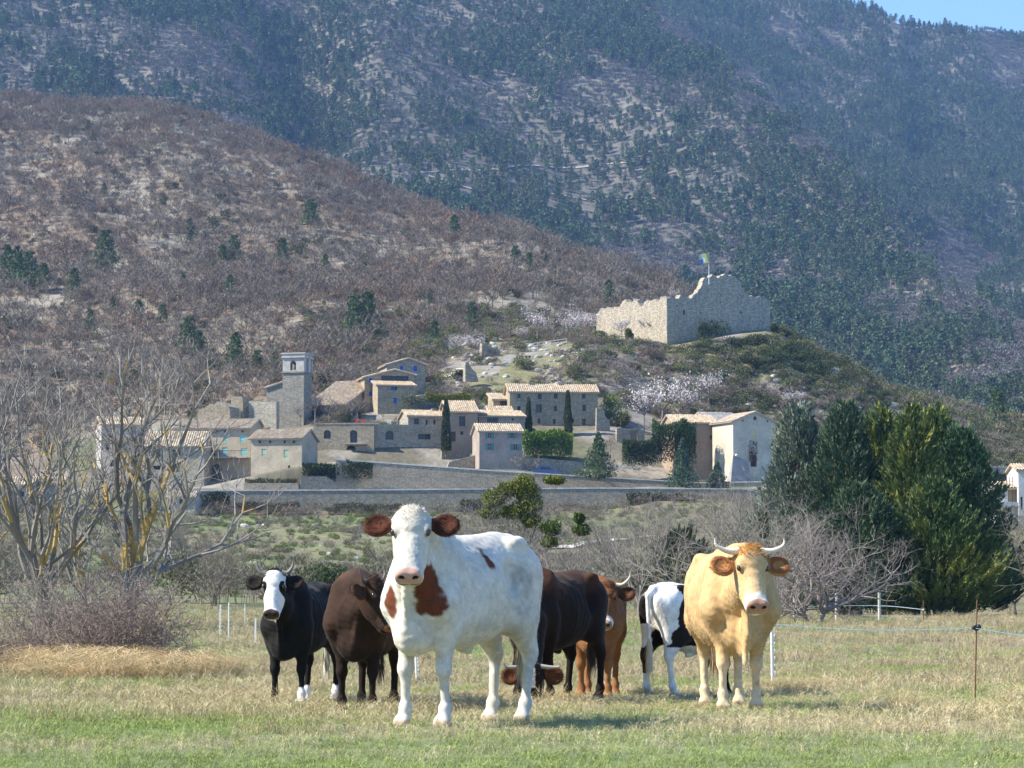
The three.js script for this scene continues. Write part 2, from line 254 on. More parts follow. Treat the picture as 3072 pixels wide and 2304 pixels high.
// ---------------------------------------------------------------- woods on the mountain and the near hill
const pinesFar = [1, 2, 3, 4].map((s) => { const p = pineShape(40 + s, 10, 0.33, 210, s % 2 ? 0.40 : 0.2, 1.3, [0.085, 0.135, 0.06]); return { ...p, whole: mergeGeometries([p.trunk, p.crown]) }; });
const oaksFar = [1, 2, 3].map((s) => bareShape(60 + s, 6, { n: 260, tw: 0.15, spread: 0.8, trunkR: 0.02, k: [0.205, 0.195, 0.18] }));
const oaksNear = [1, 2, 3, 4].map((s) => bareShape(70 + s, 5, { stems: s === 4 ? 4 : 1, n: 330, tw: 0.032, spread: 0.8, trunkR: 0.02 }));
const oaksLeafy = [1, 2].map((s) => bareShape(80 + s, 4.5, { n: 300, tw: 0.03, spread: 0.8, leaves: 0.5, leafS: 0.34, trunkR: 0.02 }));
const evergreens = [1, 2].map((s) => bushShape(90 + s, 3.4, 2.6, 260, [0.075, 0.095, 0.045], 0.42));
{
  const R = rng(501), far = [[], [], [], []], oak = [[], [], []], solos = [];
  for (let i = 0; i < 190000; i++) {
    const t = (R() - 0.5) * 0.62, d = sqrt(mix(1000 * 1000, 3250 * 3250, R())), x = t * d, u = CX + FPX * x / d;
    const big = fbm(x / 110 + 5, d / 170, 0, 3), y = mountainH(x, d);
    if (d < 1500 && y < hillH(x, d)) continue;
    const py = HORIZON - (y - EYE) / d * FPX;                      // height on the slope as an angle
    const spur = exp(-pow((py - (u - 2010) * 0.95 - 40) / 70, 2)) * sstep(1850, 2000, u);      // the bare-wooded spur
    const oakArea = clamp(sstep(1250, 750, u + (big - .5) * 900) * sstep(2600, 1500, d + 400) * 1.3 + spur * 1.2 + sstep(0.60, 0.68, big) * .8 + exp(-pow((u - 1750) / 330, 2) - pow((py - 200) / 130, 2)), 0, 1);
    const thin = exp(-pow((u - 1750) / 500, 2) - pow((py - 560) / 190, 2)) * .3;
    const v2 = 0.6 * fbm(x / 75 + 3, d / 120, 0, 3) + 0.4 * fbm(x / 20 + 7, d / 30, 0, 2), cl = clamp((v2 - 0.5) * 7 + 0.5, 0, 1), oakHere = clamp(oakArea * 1.1 + (cl - 0.5) * 1.1 - 0.06 - 0.34 * sstep(1100, 1500, u) * (1 - spur), 0, 1);
    if (fbm(x / 26 + 60, d / 34, 0, 3) > 0.68 && R() < 0.4) continue;
    if (R() < oakHere) { if (R() < 0.9) oak[floor(R() * 3)].push([x, y, -d, 0.7 + 0.6 * R(), R() * 6.28, 1 + .2 * R(), 1 + .2 * R(), 1 + .2 * R()]); }
    else if (R() > thin + 0.05 + 0.2 * sstep(0.5, 0.42, big)) {
      const s = (0.5 + 0.75 * R() * R() + 0.15 * R()) * (1.25 - 0.4 * cl), j = floor(R() * 4), f = 0.6 + 0.65 * R();
      if (solos.length < 300 && d < 1950 && d > 1250 && u > 1350 && u < 3000 && py > 300 && py < 1000 && py < 1860 && R() < 0.11 && y > hillH(x, d) + 2) solos.push([j, V3(x, y, -d), R() * 6.28, s * 1.05]);
      else far[j].push([x, y, -d, s, R() * 6.28, f * (0.9 + .3 * R()), f, f * (.85 + .3 * R())]);
    }
  }
  pinesFar.forEach((p, j) => instances('pine_forest', p.whole, vmat, far[j], ['dense blue green pine forest over the far mountain', 'pine forest of taller trees over the far mountain', 'thin pine wood on the pale scree of the mountain', 'dark young pine forest over the far mountain'][j], 'forest'));
  oaksFar.forEach((g, j) => instances('bare_oak_forest', g, vmat, oak[j], ['leafless purple grey oak wood on the far mountain', 'leafless oak wood along the mountain ravine', 'leafless oak wood on the mountain spur'][j], 'forest'));
  const protos = pinesFar.map((p) => { const g = new THREE.Group(); g.name = 'pine_tree'; part('trunk', p.trunk, vmat, g); part('crown', p.crown, vmat, g); tag(g, 'tall slender pine on the pale sparsely wooded mountain slope behind the castle', 'pine tree', 'pines on the mountain slope'); return g; });
  for (const [j, p, a, s] of solos) copyOf(protos[j], '', p, a, s);
}
{
  const R = rng(502), oak = [[], [], [], []], leafy = [[], []], ever = [[], []], solos = [];
  for (let i = 0; i < 36000; i++) {
    const t = (R() - 0.5) * 0.5, d = sqrt(mix(490 * 490, 1190 * 1190, R())), x = t * d, u = CX + FPX * x / d, y = hillH(x, d), py = HORIZON - (y - EYE) / d * FPX;
    if (u > 1180 && d < 640 - max(0, 1500 - u) * 0.25 && u < 4000) continue;                       // the castle knoll is planted by hand below
    if (u > 2150) continue;
    if (u < 1180 && u > 200 && d < 510) continue;
    const n = fbm(x / 26 + 40, d / 34, 0, 3), open = sstep(0.53, 0.68, fbm(x / 24, d / 24, 0, 4) * 0.55 + fbm(x / 7 + 30, d / 7, 0, 3) * .45);
    if (R() < open * 0.4) continue;
    const ridgeTop = sstep(700, 1000, d), a = R() * 6.28, s = 0.5 + 1.0 * R() * R() + .2 * R(), f = 0.6 + 0.6 * R();
    const r = R();
    if (r < 0.2 + 0.3 * sstep(0.58, 0.7, n)) ever[floor(R() * 2)].push([x, y - .2, -d, s * (0.5 + .6 * R()), a, f * (1 + .5 * R()), f * 1.05, f]);
    else if (r < 0.33 + 0.35 * sstep(0.47, 0.36, n)) leafy[floor(R() * 2)].push([x, y, -d, s, a, 1.05 * f, f, f]);
    else { const j = floor(R() * 4), it = [x, y, -d, s * 1.05, a, 1.05 * f, 1.02 * f, 1.0 * f]; if (d < 640 && solos.length < 300 && u > -60 && u < 1500 && R() < .8) solos.push([j, it]); else oak[j].push(it); }
  }
  oaksNear.forEach((g, j) => instances('oak_scrub', g, vmat, oak[j], ['leafless grey oak scrub covering the near hill', 'leafless brown oak scrub over the near hillside', 'twiggy grey oak scrub on the near hill crest', 'many stemmed bare oak coppice on the near hill'][j], 'scrub'));
  oaksLeafy.forEach((g, j) => instances('russet_oak_scrub', g, vmat, leafy[j], ['oak scrub with russet dead leaves on the near hill', 'oak scrub with withered brown leaves on the near hill'][j], 'scrub'));
  evergreens.forEach((g, j) => instances('evergreen_scrub', g, leafmat, ever[j], ['low dark evergreen scrub between the oaks', 'olive green box scrub between the oaks'][j], 'scrub'));
  const proto = oaksNear.map((g) => { const m = new THREE.Mesh(g, vmat); m.name = 'bare_oak'; m.castShadow = m.receiveShadow = true; return tag(m, 'small leafless grey oak on the lower near hillside above the village', 'oak tree', 'bare oaks on the lower hillside'); });
  for (const [j, l] of solos) copyOf(proto[j], '', V3(l[0], l[1], l[2]), l[4], l[3]);
}
// ---------------------------------------------------------------- masonry materials
function stoneMaps(seed, rows, cols, con = 1) {
  const cell = (u, v) => {
    const r = v * rows + (tnoise(u, v, 12, seed) - .5) * 0.7, ri = floor(r), rr = ((ri % rows) + rows) % rows, cn = cols + floor(hash3(rr, 5, seed) * 3) - 1, c = u * cn + hash3(rr, 1, seed) + (tnoise(u, v, 16, seed + 3) - .5) * 0.5, ci = floor(c), cc = ((ci % cn) + cn) % cn;
    const fx = c - ci, fy = r - ri, e = min(min(fx, 1 - fx) * 1.6, min(fy, 1 - fy)); return [e, hash3(rr, cc, seed), hash3(cc, rr, seed + 7)];
  };
  const map = tex(512, (u, v) => { const [e, a, b] = cell(u, v), m = sstep(0.02, 0.16, e), g = (0.86 - 0.1 * con + 0.2 * con * a - .12 * (con - 1) * sstep(.5, .7, tfbm(u, v, 5, seed + 5, 4))) * (0.9 + 0.2 * tfbm(u, v, 32, seed, 3)) * (0.95 + 0.10 * tfbm(u, v, 3, seed + 2, 3)), k = mix(0.74, 1, m); return [g * k * (1 + .05 * b), g * k, g * k * (0.97 - .08 * b)]; }, true);
  const bump = tex(512, (u, v) => { const [e, a] = cell(u, v), h = sstep(0, 0.22, e) * (0.6 + 0.4 * a) + 0.25 * (tfbm(u, v, 64, seed, 2) - .5); return [h, h, h]; });
  return { map, bump };
}
const ST = stoneMaps(11, 26, 13), plasterTex = tex(512, (u, v) => { const n = 0.84 + 0.2 * (tfbm(u, v, 5, 21, 5) - .5) + 0.12 * (tnoise(u, v, 90, 4) - .5) - 0.05 * sstep(0.55, 0.8, tfbm(u * 1, v, 7, 33, 4)); return [n, n * .995, n * .985]; }, true);
const stone = (r, g, b) => new THREE.MeshStandardMaterial({ color: new THREE.Color().setRGB(r, g, b), map: ST.map, bumpMap: ST.bump, bumpScale: 0.06, roughness: 0.95 });
const plaster = (r, g, b) => new THREE.MeshStandardMaterial({ color: new THREE.Color().setRGB(r, g, b), map: plasterTex, bumpMap: plasterTex, bumpScale: 0.02, roughness: 0.95 });
const ST2 = stoneMaps(29, 34, 15, 1.35);
const M = {
  grey: stone(0.60, 0.545, 0.475), warm: stone(0.64, 0.555, 0.44), pale: stone(0.70, 0.665, 0.60), dark: stone(0.50, 0.475, 0.43), castle: new THREE.MeshStandardMaterial({ color: new THREE.Color().setRGB(0.66, 0.60, 0.53), map: ST2.map, bumpMap: ST2.bump, bumpScale: 0.07, roughness: 0.95 }),
  cream: plaster(0.68, 0.58, 0.43), ochre: plaster(0.52, 0.39, 0.28), rose: plaster(0.50, 0.42, 0.36), lime: plaster(0.66, 0.62, 0.56), white: plaster(0.86, 0.83, 0.77), villa: plaster(0.80, 0.715, 0.57), pink: plaster(0.74, 0.63, 0.52), grout: plaster(0.44, 0.42, 0.40),
  glass: new THREE.MeshStandardMaterial({ color: new THREE.Color().setRGB(0.03, 0.032, 0.035), roughness: 0.18 }), church: stone(0.47, 0.455, 0.435),  // church: grey limestone, darkened further to put front shade into the colour
  wood: new THREE.MeshStandardMaterial({ color: new THREE.Color().setRGB(0.16, 0.10, 0.06), roughness: 0.8 }), iron: new THREE.MeshStandardMaterial({ color: new THREE.Color().setRGB(0.08, 0.08, 0.085), roughness: 0.6, metalness: 0.4 }),
};
const paintMats = {}; const paint = (c) => paintMats[c] ||= new THREE.MeshStandardMaterial({ color: new THREE.Color(c), roughness: 0.75 });
const TILE_K = [[0.52, 0.41, 0.27], [0.46, 0.32, 0.21], [0.55, 0.47, 0.33], [0.40, 0.30, 0.22], [0.47, 0.43, 0.33], [0.36, 0.30, 0.23], [0.50, 0.36, 0.21]];
function tileSheet(g, o, e, w, s, seed, kset = TILE_K) {           // rows of half-round tiles on a slope: o corner at the eave, e along it, s up the slope
  const R = rng(seed), L = s.length(), su = s.clone().normalize(), n = e.clone().cross(su).normalize(); if (n.y < 0) n.negate();
  const cols = max(2, Math.round(w / 0.36)), rows = max(2, Math.round(L / 0.5)), pw = w / cols, pl = L / rows;
  const P = (a, b, h) => [o.x + e.x * a + su.x * b + n.x * h, o.y + e.y * a + su.y * b + n.y * h, o.z + e.z * a + su.z * b + n.z * h];
  for (let c = 0; c < cols; c++) for (let r = 0; r < rows; r++) {
    const k = vary(kset[floor(R() * kset.length)], R, 0.18), dr = k.map((q) => q * .78), b0 = r * pl - (r ? 0.04 : 0.1), b1 = (r + 1) * pl, jx = (R() - .5) * .03, jh = R() * .02, ang = [0, 0.25, 0.5, 0.75, 1];
    const prof = ang.map((q) => [c * pw + pw * (0.14 + 0.72 * q) + jx, 0.05 + sin(q * PI) * pw * 0.26 + jh]);
    for (let i = 0; i < 4; i++) g.quad(P(prof[i][0], b0, prof[i][1] + .03), P(prof[i + 1][0], b0, prof[i + 1][1] + .03), P(prof[i + 1][0], b1, prof[i + 1][1]), P(prof[i][0], b1, prof[i][1]), k);
    g.quad(P(c * pw - pw * .16, b0, 0.06), P(c * pw + pw * .16, b0, 0.06), P(c * pw + pw * .16, b1, 0.05), P(c * pw - pw * .16, b1, 0.05), dr);
  }
  const u = [P(0, -.1, 0), P(w, -.1, 0), P(w, L, 0), P(0, L, 0)], d = [P(0, -.1, -.14), P(w, -.1, -.14), P(w, L, -.14), P(0, L, -.14)], kk = [0.5, 0.42, 0.33];
  g.quad(u[0], u[1], u[2], u[3], kk); g.quad(d[0], d[3], d[2], d[1], kk); for (let i = 0; i < 4; i++) { const j = (i + 1) % 4; g.quad(u[i], d[i], d[j], u[j], kk); }
}
const polyShape = (pts) => { const s = new THREE.Shape(); pts.forEach(([x, y], i) => i ? s.lineTo(x, y) : s.moveTo(x, y)); s.closePath(); return s; };
const slab = (pts, t, holes = []) => { const s = polyShape(pts); holes.forEach((h) => s.holes.push(polyShape(h))); const g = new THREE.ExtrudeGeometry(s, { depth: t, bevelEnabled: false }); g.translate(0, 0, -t); g.deleteAttribute('uv'); return g; };
const block = (x0, y0, z0, x1, y1, z1) => { const g = new THREE.BoxGeometry(abs(x1 - x0), abs(y1 - y0), abs(z1 - z0)); g.translate((x0 + x1) / 2, (y0 + y1) / 2, (z0 + z1) / 2); g.deleteAttribute('uv'); return g.toNonIndexed(); };
const joined = (list, size) => { list = list.map((g) => { g = g.index ? g.toNonIndexed() : g; g.deleteAttribute('normal'); return g; }); const g = boxUV(mergeGeometries(list), size); g.computeVertexNormals(); return g; };
class Facade {                                                     // an upright plane through a picture point at depth d, turned by yaw degrees
  constructor(px, py, d, yaw) { this.o = at(px, py, d); this.yaw = yaw * PI / 180; this.n = V3(sin(this.yaw), 0, cos(this.yaw)); this.e = V3(cos(this.yaw), 0, -sin(this.yaw)); this.d = d; }
  uv(px, py) { const q = at(px, py, this.d), eye = V3(0, EYE, 0), r = q.sub(eye), t = this.o.clone().sub(eye).dot(this.n) / r.dot(this.n), p = eye.add(r.multiplyScalar(t)).sub(this.o); return [p.dot(this.e), p.y]; }
  rect([x0, y0, x1, y1]) { const a = this.uv(x0, y1), b = this.uv(x1, y0); return [a[0], a[1], b[0], b[1]]; }
  group(name, label, cat, group) { const g = thing(name, label, cat, this.o, group); g.rotation.y = this.yaw; return g; }
}
const ring = (x0, y0, x1, y1, arch) => { if (!arch) return [[x0, y0], [x1, y0], [x1, y1], [x0, y1]]; const r = (x1 - x0) / 2, c = (x0 + x1) / 2, b = y1 - r * arch, p = [[x0, y0], [x1, y0]]; for (let i = 0; i <= 8; i++) { const a = i / 8 * PI; p.push([c + r * cos(a), b + r * arch * sin(a)]); } return p; };
function openings(g, F, list, holes) {
  for (const [x0, y0, x1, y1, kind, col] of list) {
    const r = F.rect([x0, y0, x1, y1]), arch = kind[0] === 'a' ? 0.9 : 0, k = kind.replace('a', ''); holes.push(ring(...r, arch));
    const [a, b, c, d] = r, w = c - a, h = d - b, e = 0.03;
    if (k === 'h') { part('window', block(a - .5, b - .4, -1.5, c + .5, d + .4, -1.4), M.grey, g); continue; }
    if (k === 'd') { const dr = part('door', slab(ring(a - e, b - e, c + e, d + e, arch), .08).translate(0, 0, -.2), paint(col), g); part('door_frame', block(a + w / 2 - .03, b, -.2, a + w / 2 + .03, d - (arch ? w * .3 : 0), -.17), M.iron, dr); continue; }
    if (k === 'c') { const n = max(2, Math.round(w / .35)); for (let i = 0; i < 2; i++) { const s = part('shutter', block(a + i * w / 2 + .01, b + .01, -.12, a + (i + 1) * w / 2 - .01, d - .01, -.06), paint(col), g); part('batten', block(a + i * w / 2 + .05, b + h * .25, -.06, a + (i + 1) * w / 2 - .05, b + h * .25 + .1, -.03), paint(col), s); } continue; }
    const p = part('window', slab(ring(a - e, b - e, c + e, d + e, arch), .05).translate(0, 0, -.32), M.glass, g);
    const fr = [block(a, b, -.32, a + .07, d, -.25), block(c - .07, b, -.32, c, d, -.25), block(a + .07, b, -.32, c - .07, b + .07, -.25), block(a + w / 2 - .035, b + .07, -.32, a + w / 2 + .035, d - .02, -.26)];
    if (h > 1) fr.push(block(a + .07, b + h * .55, -.32, a + w / 2 - .035, b + h * .55 + .05, -.265), block(a + w / 2 + .035, b + h * .55, -.32, c - .07, b + h * .55 + .05, -.265));
    part('frame', mergeGeometries(fr), k === 'w' ? M.wood : paint('#b9b2a2'), p);
    if (k === 's') for (const s of [0, 1]) { const sw = w * .62, q = part('shutter', s ? block(c + .02, b - .03, .02, c + .02 + sw, d + .03, .08) : block(a - .02 - sw, b - .03, .02, a - .02, d + .03, .08), paint(col), g); part('batten', s ? block(c + .08, b + h * .3, .08, c + sw - .04, b + h * .3 + .1, .11) : block(a - sw + .04, b + h * .3, .08, a - .08, b + h * .3 + .1, .11), paint(col), q); }
  }
}
function house(o) { // x0 x1: facade edges, ye: eave, yb: foot, yr: ridge, all as picture points; d depth, yaw degrees, dep metres deep
  const F = new Facade(o.x0, o.yb, o.d, o.yaw), W = F.uv(o.x1, o.yb)[0], Hh = F.uv((o.x0 + o.x1) / 2, o.ye)[1], g = o.into || F.group(o.name || 'stone_house', o.label, o.cat || 'house', o.group), D = o.dep || 7, T = 0.5, sink = o.sink ?? 4, holes = [], mat = o.wall || M.grey;
  if (o.into) { /* an extra wing of the same building */ }
  const sub = o.into ? new THREE.Group() : g; if (o.into) { sub.position.copy(F.o).sub(o.into.position).applyAxisAngle(V3(0, 1, 0), -o.into.rotation.y); sub.rotation.y = F.yaw - o.into.rotation.y; }
  const inner = { add: (m) => { if (o.into) { m.geometry.applyMatrix4(new THREE.Matrix4().makeRotationY(sub.rotation.y).setPosition(sub.position)); } g.add(m); } };
  const host = o.into ? inner : g;
  openings(host, F, o.open || [], holes);
  const ov = o.over ?? 0.35, roof = new GB(), sd = floor(o.x0 * 7 + o.ye), ks = o.tiles;
  if (o.type === 'gable') {                                        // gable end toward us, ridge going back
    const ap = F.uv(o.xa ?? (o.x0 + o.x1) / 2, o.yr), yl = Hh, yrr = o.ye2 ? F.uv(o.x1, o.ye2)[1] : Hh;
    const geos = [slab([[0, -sink], [W, -sink], [W, yrr], [ap[0], ap[1]], [0, yl]], T, holes), block(0, -sink, -D, T, yl, -T), block(W - T, -sink, -D, W, yrr, -T), slab([[T, -sink], [W - T, -sink], [W - T, yrr - .2], [ap[0], ap[1] - .1], [T, yl - .2]], T).translate(0, 0, -D + T)];
    part('wall', joined(geos, mat.map === plasterTex ? 10 : 4), mat, host);
    const sl = V3(ap[0], ap[1] - yl, 0), sr = V3(ap[0] - W, ap[1] - yrr, 0), ul = sl.clone().normalize(), ur = sr.clone().normalize();
    tileSheet(roof, V3(0, yl + .16, ov).addScaledVector(ul, -ov), V3(0, 0, -1), D + 2 * ov, sl.addScaledVector(ul, ov), sd, ks); tileSheet(roof, V3(W, yrr + .16, ov).addScaledVector(ur, -ov), V3(0, 0, -1), D + 2 * ov, sr.addScaledVector(ur, ov), sd + 1, ks);
  } else {                                                         // ridge along the facade, one slope toward us
    const run = o.mono ? D : D / 2, hr = at(o.x0, o.yr, o.d + run).y - F.o.y, back = o.mono ? hr : Hh, side = (x) => { const s = slab(o.mono ? [[T, -sink], [D, -sink], [D, hr - .1], [T, Hh + (hr - Hh) * T / D - .1]] : [[T, -sink], [D - T, -sink], [D - T, Hh - .1], [run, hr - .1], [T, Hh - .1]], T); s.rotateY(PI / 2); s.translate(x + (x ? 0 : T), 0, 0); return s; };
    const geos = [slab([[0, -sink], [W, -sink], [W, Hh], [0, Hh]], T, holes), side(0), side(W).translate(0, 0, 0), block(0, -sink, -D, W, back - .2, -D + T + (o.mono ? -.5 : 0))];
    part('wall', joined(geos, mat.map === plasterTex ? 10 : 4), mat, host);
    const s = V3(0, hr - Hh, -run), u = s.clone().normalize();
    tileSheet(roof, V3(-ov, Hh + .14, 0).addScaledVector(u, -ov), V3(1, 0, 0), W + 2 * ov, s.clone().addScaledVector(u, ov), sd, ks);
    if (!o.mono) { const s2 = V3(0, hr - Hh, run), u2 = s2.clone().normalize(); tileSheet(roof, V3(-ov, Hh + .14, -D).addScaledVector(u2, -ov), V3(1, 0, 0), W + 2 * ov, s2.addScaledVector(u2, ov), sd + 1, ks); }
  }
  if (o.type !== 'flat') part('roof', roof.geo(), vmat, host); g.F = F; g.W = W; g.Hh = Hh; return g;
}
function chimney(g, px, py0, py1, back = 2) { const a = g.F.uv(px - 6, py1), b = g.F.uv(px + 6, py0), y0 = a[1] - 1.5; part('chimney', joined([block(a[0], y0, -back - 1, b[0], b[1] - .2, -back), block(a[0] - .1, b[1] - .2, -back - 1.1, b[0] + .1, b[1], -back + .1)], 4), M.warm, g); }
// a free-standing wall drawn as an outline on an upright plane; tops get ragged when rough > 0
function wallPanel(name, label, px, py, d, yaw, pts, t, mat, { rough = 0, open = [], cap = false, seed = 1, group } = {}) {
  const F = new Facade(px, py, d, yaw), g = F.group(name, label, 'wall', group), holes = [], R = rng(seed); openings(g, F, open, holes);
  let P = pts.map(([x, y]) => F.uv(x, y));
  if (rough) { const Q = []; P.forEach((a, i) => { const b = P[(i + 1) % P.length], top = a[1] > 1 || b[1] > 1, n = top && i < P.length - 1 && abs(a[0] - b[0]) > .4 ? max(1, floor(hypot(a[0] - b[0], a[1] - b[1]) / .7)) : 1; for (let k = 0; k < n; k++) { const q = k / n, j = k && top ? rough : 0; Q.push([mix(a[0], b[0], q), mix(a[1], b[1], q) + (R() - .5) * j]); } }); P = Q; }
  part('masonry', joined([slab(P, t, holes)], 4), mat, g);
  if (cap) { const c = new GB(), top = cap.map(([x, y]) => F.uv(x, y)); for (let i = 0; i < top.length - 1; i++) { const n = max(1, floor((top[i + 1][0] - top[i][0]) / .9)); for (let k = 0; k < n; k++) { const A = mix3([...top[i], 0], [...top[i + 1], 0], k / n), B = mix3([...top[i], 0], [...top[i + 1], 0], (k + .96) / n), h = .16 + R() * .05, z0 = .08, z1 = -t - .08, k3 = vary([.60, .57, .51], R, .12); c.quad([A[0], A[1] + h, z0], [B[0], B[1] + h, z0], [B[0], B[1] + h, z1], [A[0], A[1] + h, z1], k3); c.quad([A[0], A[1] + .003, z0], [B[0], B[1] + .003, z0], [B[0], B[1] + h, z0], [A[0], A[1] + h, z0], k3); } } part('coping', c.geo(), vmat, g); }
  g.F = F; return g;
}
const TURQ = '#8fc7c4', SAGE = '#9fb79b', TEAL = '#4f7f80', BLUE = '#1f56b8';
// ---------------------------------------------------------------- the village, left to right
house({ name: 'village_house', label: 'low plastered house with tiled roof at the far edge, partly behind the bare walnuts', x0: -40, x1: 101, ye: 1456, yb: 1520, yr: 1434, d: 405, yaw: 6, dep: 8, wall: M.cream, open: [[20, 1474, 32, 1490, 'w'], [60, 1474, 72, 1490, 'w']] });
house({ name: 'village_house', label: 'small tiled house next to the cream one behind the walnuts', x0: 104, x1: 214, ye: 1451, yb: 1520, yr: 1428, d: 410, yaw: 10, dep: 8, wall: M.rose, open: [[118, 1464, 130, 1480, 'w'], [170, 1466, 182, 1482, 'w']] });
house({ name: 'village_house', label: 'small pale cottage with red tiles just under the loggia house', x0: 505, x1: 585, ye: 1494, yb: 1535, yr: 1478, d: 420, yaw: -6, dep: 5, wall: M.pink, open: [[538, 1498, 552, 1511, 'w']] });
{ const g = house({ name: 'village_house', label: 'tall cream house with stepped roofs at the near end of the village', x0: 302, x1: 432, ye: 1327, yb: 1450, yr: 1309, d: 448, yaw: -6, dep: 8, mono: true, wall: M.pink, open: [[318, 1334, 328, 1350, 'w'], [352, 1334, 362, 1350, 'w'], [398, 1333, 410, 1350, 'w'], [392, 1368, 414, 1400, 'w'], [330, 1380, 345, 1400, 'w']] });
  house({ into: g, x0: 304, x1: 440, ye: 1276, yb: 1330, yr: 1254, d: 457, yaw: 14, dep: 9, wall: M.lime, open: [[388, 1282, 400, 1300, 'w']] }); }
{ const g = house({ name: 'village_house', label: 'long cream house with turquoise shutters, iron balcony and dark archway', x0: 520, x1: 751, ye: 1287, yb: 1466, yr: 1263, d: 453, yaw: -10, dep: 9, wall: M.cream, open: [[612, 1304, 624, 1325, 'c', TURQ], [668, 1306, 682, 1325, 'c', TURQ], [720, 1304, 735, 1327, 'c', TURQ], [666, 1342, 682, 1367, 'c', TURQ], [722, 1345, 742, 1367, 'c', TURQ], [616, 1291, 622, 1297, 'h'], [648, 1291, 654, 1297, 'h'], [672, 1291, 678, 1297, 'h'], [724, 1291, 730, 1297, 'h'], [633, 1349, 645, 1370, 'w'], [633, 1392, 666, 1464, 'ah']] });
  const F = g.F, a = F.uv(630, 1372), b = F.uv(748, 1372); part('balcony', joined([block(a[0], a[1] - .2, .01, b[0], a[1], 1.5)], 4), M.lime, g);
  const rl = new GB(); rl.rod([a[0], a[1] + .95, 1.45], [b[0], a[1] + .95, 1.45], .04, .04, 4, [.08, .08, .09]); for (let x = a[0]; x < b[0]; x += .22) rl.rod([x, a[1], 1.45], [x, a[1] + .95, 1.45], .018, .018, 3, [.08, .08, .09]); part('railing', rl.geo(), vmat, g); chimney(g, 610, 1250, 1262, 4); chimney(g, 702, 1256, 1264, 4); }
{ const g = house({ name: 'village_house', label: 'stone loggia house with deep openings in two storeys below the turquoise shutters', x0: 432, x1: 612, ye: 1338, yb: 1470, yr: 1298, d: 446, yaw: -4, dep: 7, wall: M.pale, open: [[460, 1351, 481, 1374, 'w'], [516, 1349, 541, 1373, 'w'], [456, 1397, 481, 1409, 'h'], [512, 1397, 539, 1416, 'h'], [571, 1439, 585, 1456, 'w'], [470, 1430, 484, 1448, 'w']] }); }
{ const g = house({ name: 'village_house', label: 'cream end house with four attic holes and sage green shutters', x0: 752, x1: 905, ye: 1317, yb: 1450, yr: 1293, d: 445, yaw: -14, dep: 8, wall: M.cream, open: [[776, 1322, 783, 1329, 'h'], [807, 1322, 814, 1329, 'h'], [850, 1322, 857, 1329, 'h'], [878, 1322, 885, 1329, 'h'], [785, 1347, 799, 1369, 'c', SAGE], [851, 1349, 866, 1374, 'c', SAGE], [864, 1396, 870, 1406, 'd', '#6a2a20']] }); chimney(g, 772, 1276, 1296, 4); }
// church with its bell tower
{ const F = new Facade(799, 1262, 482, -16), g = F.group('village_church', 'grey stone church with square bell tower and an open arched belfry', 'church');
  const n0 = F.uv(799, 1165), n1 = F.uv(852, 1147), t0 = F.uv(849, 1262), t1 = F.uv(913, 1262), st = F.uv(870, 1119)[1], to = F.uv(870, 1059)[1], co = F.uv(870, 1074)[1], wd = t1[0] - t0[0], TD = 3.6;
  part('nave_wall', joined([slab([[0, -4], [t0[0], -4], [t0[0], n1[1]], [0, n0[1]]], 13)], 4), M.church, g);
  const nr = new GB(), s = V3(-t0[0] - .4, n0[1] - n1[1] - .06, 0); tileSheet(nr, V3(t0[0], n1[1] + .1, .3), V3(0, 0, -1), 13.5, s, 91); part('nave_roof', nr.geo(), vmat, g);
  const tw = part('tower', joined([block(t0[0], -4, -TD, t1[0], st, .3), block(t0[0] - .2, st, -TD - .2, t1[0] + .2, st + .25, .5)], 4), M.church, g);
  const h = ring(...F.rect([872, 1082, 890, 1112]), 1), face = slab([[t0[0], st + .25], [t1[0], st + .25], [t1[0], co], [t0[0], co]], .5, [h]).translate(0, 0, .3);
  const hs = ring(-TD * .62, h[0][1], -TD * .62 + (h[1][0] - h[0][0]), h[0][1] + 2.1, 1).map(([x, y]) => [-x, y]), sideF = slab([[.5, st + .25], [TD - .2, st + .25], [TD - .2, co], [.5, co]], .5, [hs.map(([x, y]) => [x, y])]); sideF.rotateY(PI / 2);
  part('belfry', joined([face, sideF.clone().translate(t1[0], 0, .3), sideF.clone().translate(t0[0] + .5, 0, .3), block(t0[0], st + .25, -TD + .1, t1[0], co, -TD - .4 + .1)], 4), M.lime, g);
  part('cornice', joined([block(t0[0] - .22, co, -TD - .45, t1[0] + .22, co + .3, .55), block(t0[0] - .05, co + .3, -TD - .3, t1[0] + .05, to - .2, .38), block(t0[0] - .25, to - .2, -TD - .5, t1[0] + .25, to, .6)], 4), M.lime, g);
  const c = F.uv(881, 1102), bl = new THREE.LatheGeometry([[0.02, .95], [.18, .92], [.26, .75], [.30, .4], [.42, .12], [.5, 0]].map(([r, y]) => new THREE.Vector2(r, y)), 14).translate(c[0], c[1] - .2, -1.2); part('bell', bl, new THREE.MeshStandardMaterial({ color: new THREE.Color().setRGB(.35, .33, .28), metalness: .7, roughness: .45, side: THREE.DoubleSide }), g);
  part('bell_beam', block(t0[0] + .5, c[1] + .75, -1.3, t1[0] - .5, c[1] + .9, -1.1), M.wood, g);
  house({ into: g, x0: 925, x1: 1040, ye: 1215, yb: 1262, yr: 1150, d: 492, yaw: -30, dep: 9, wall: M.grey, mono: true }); }
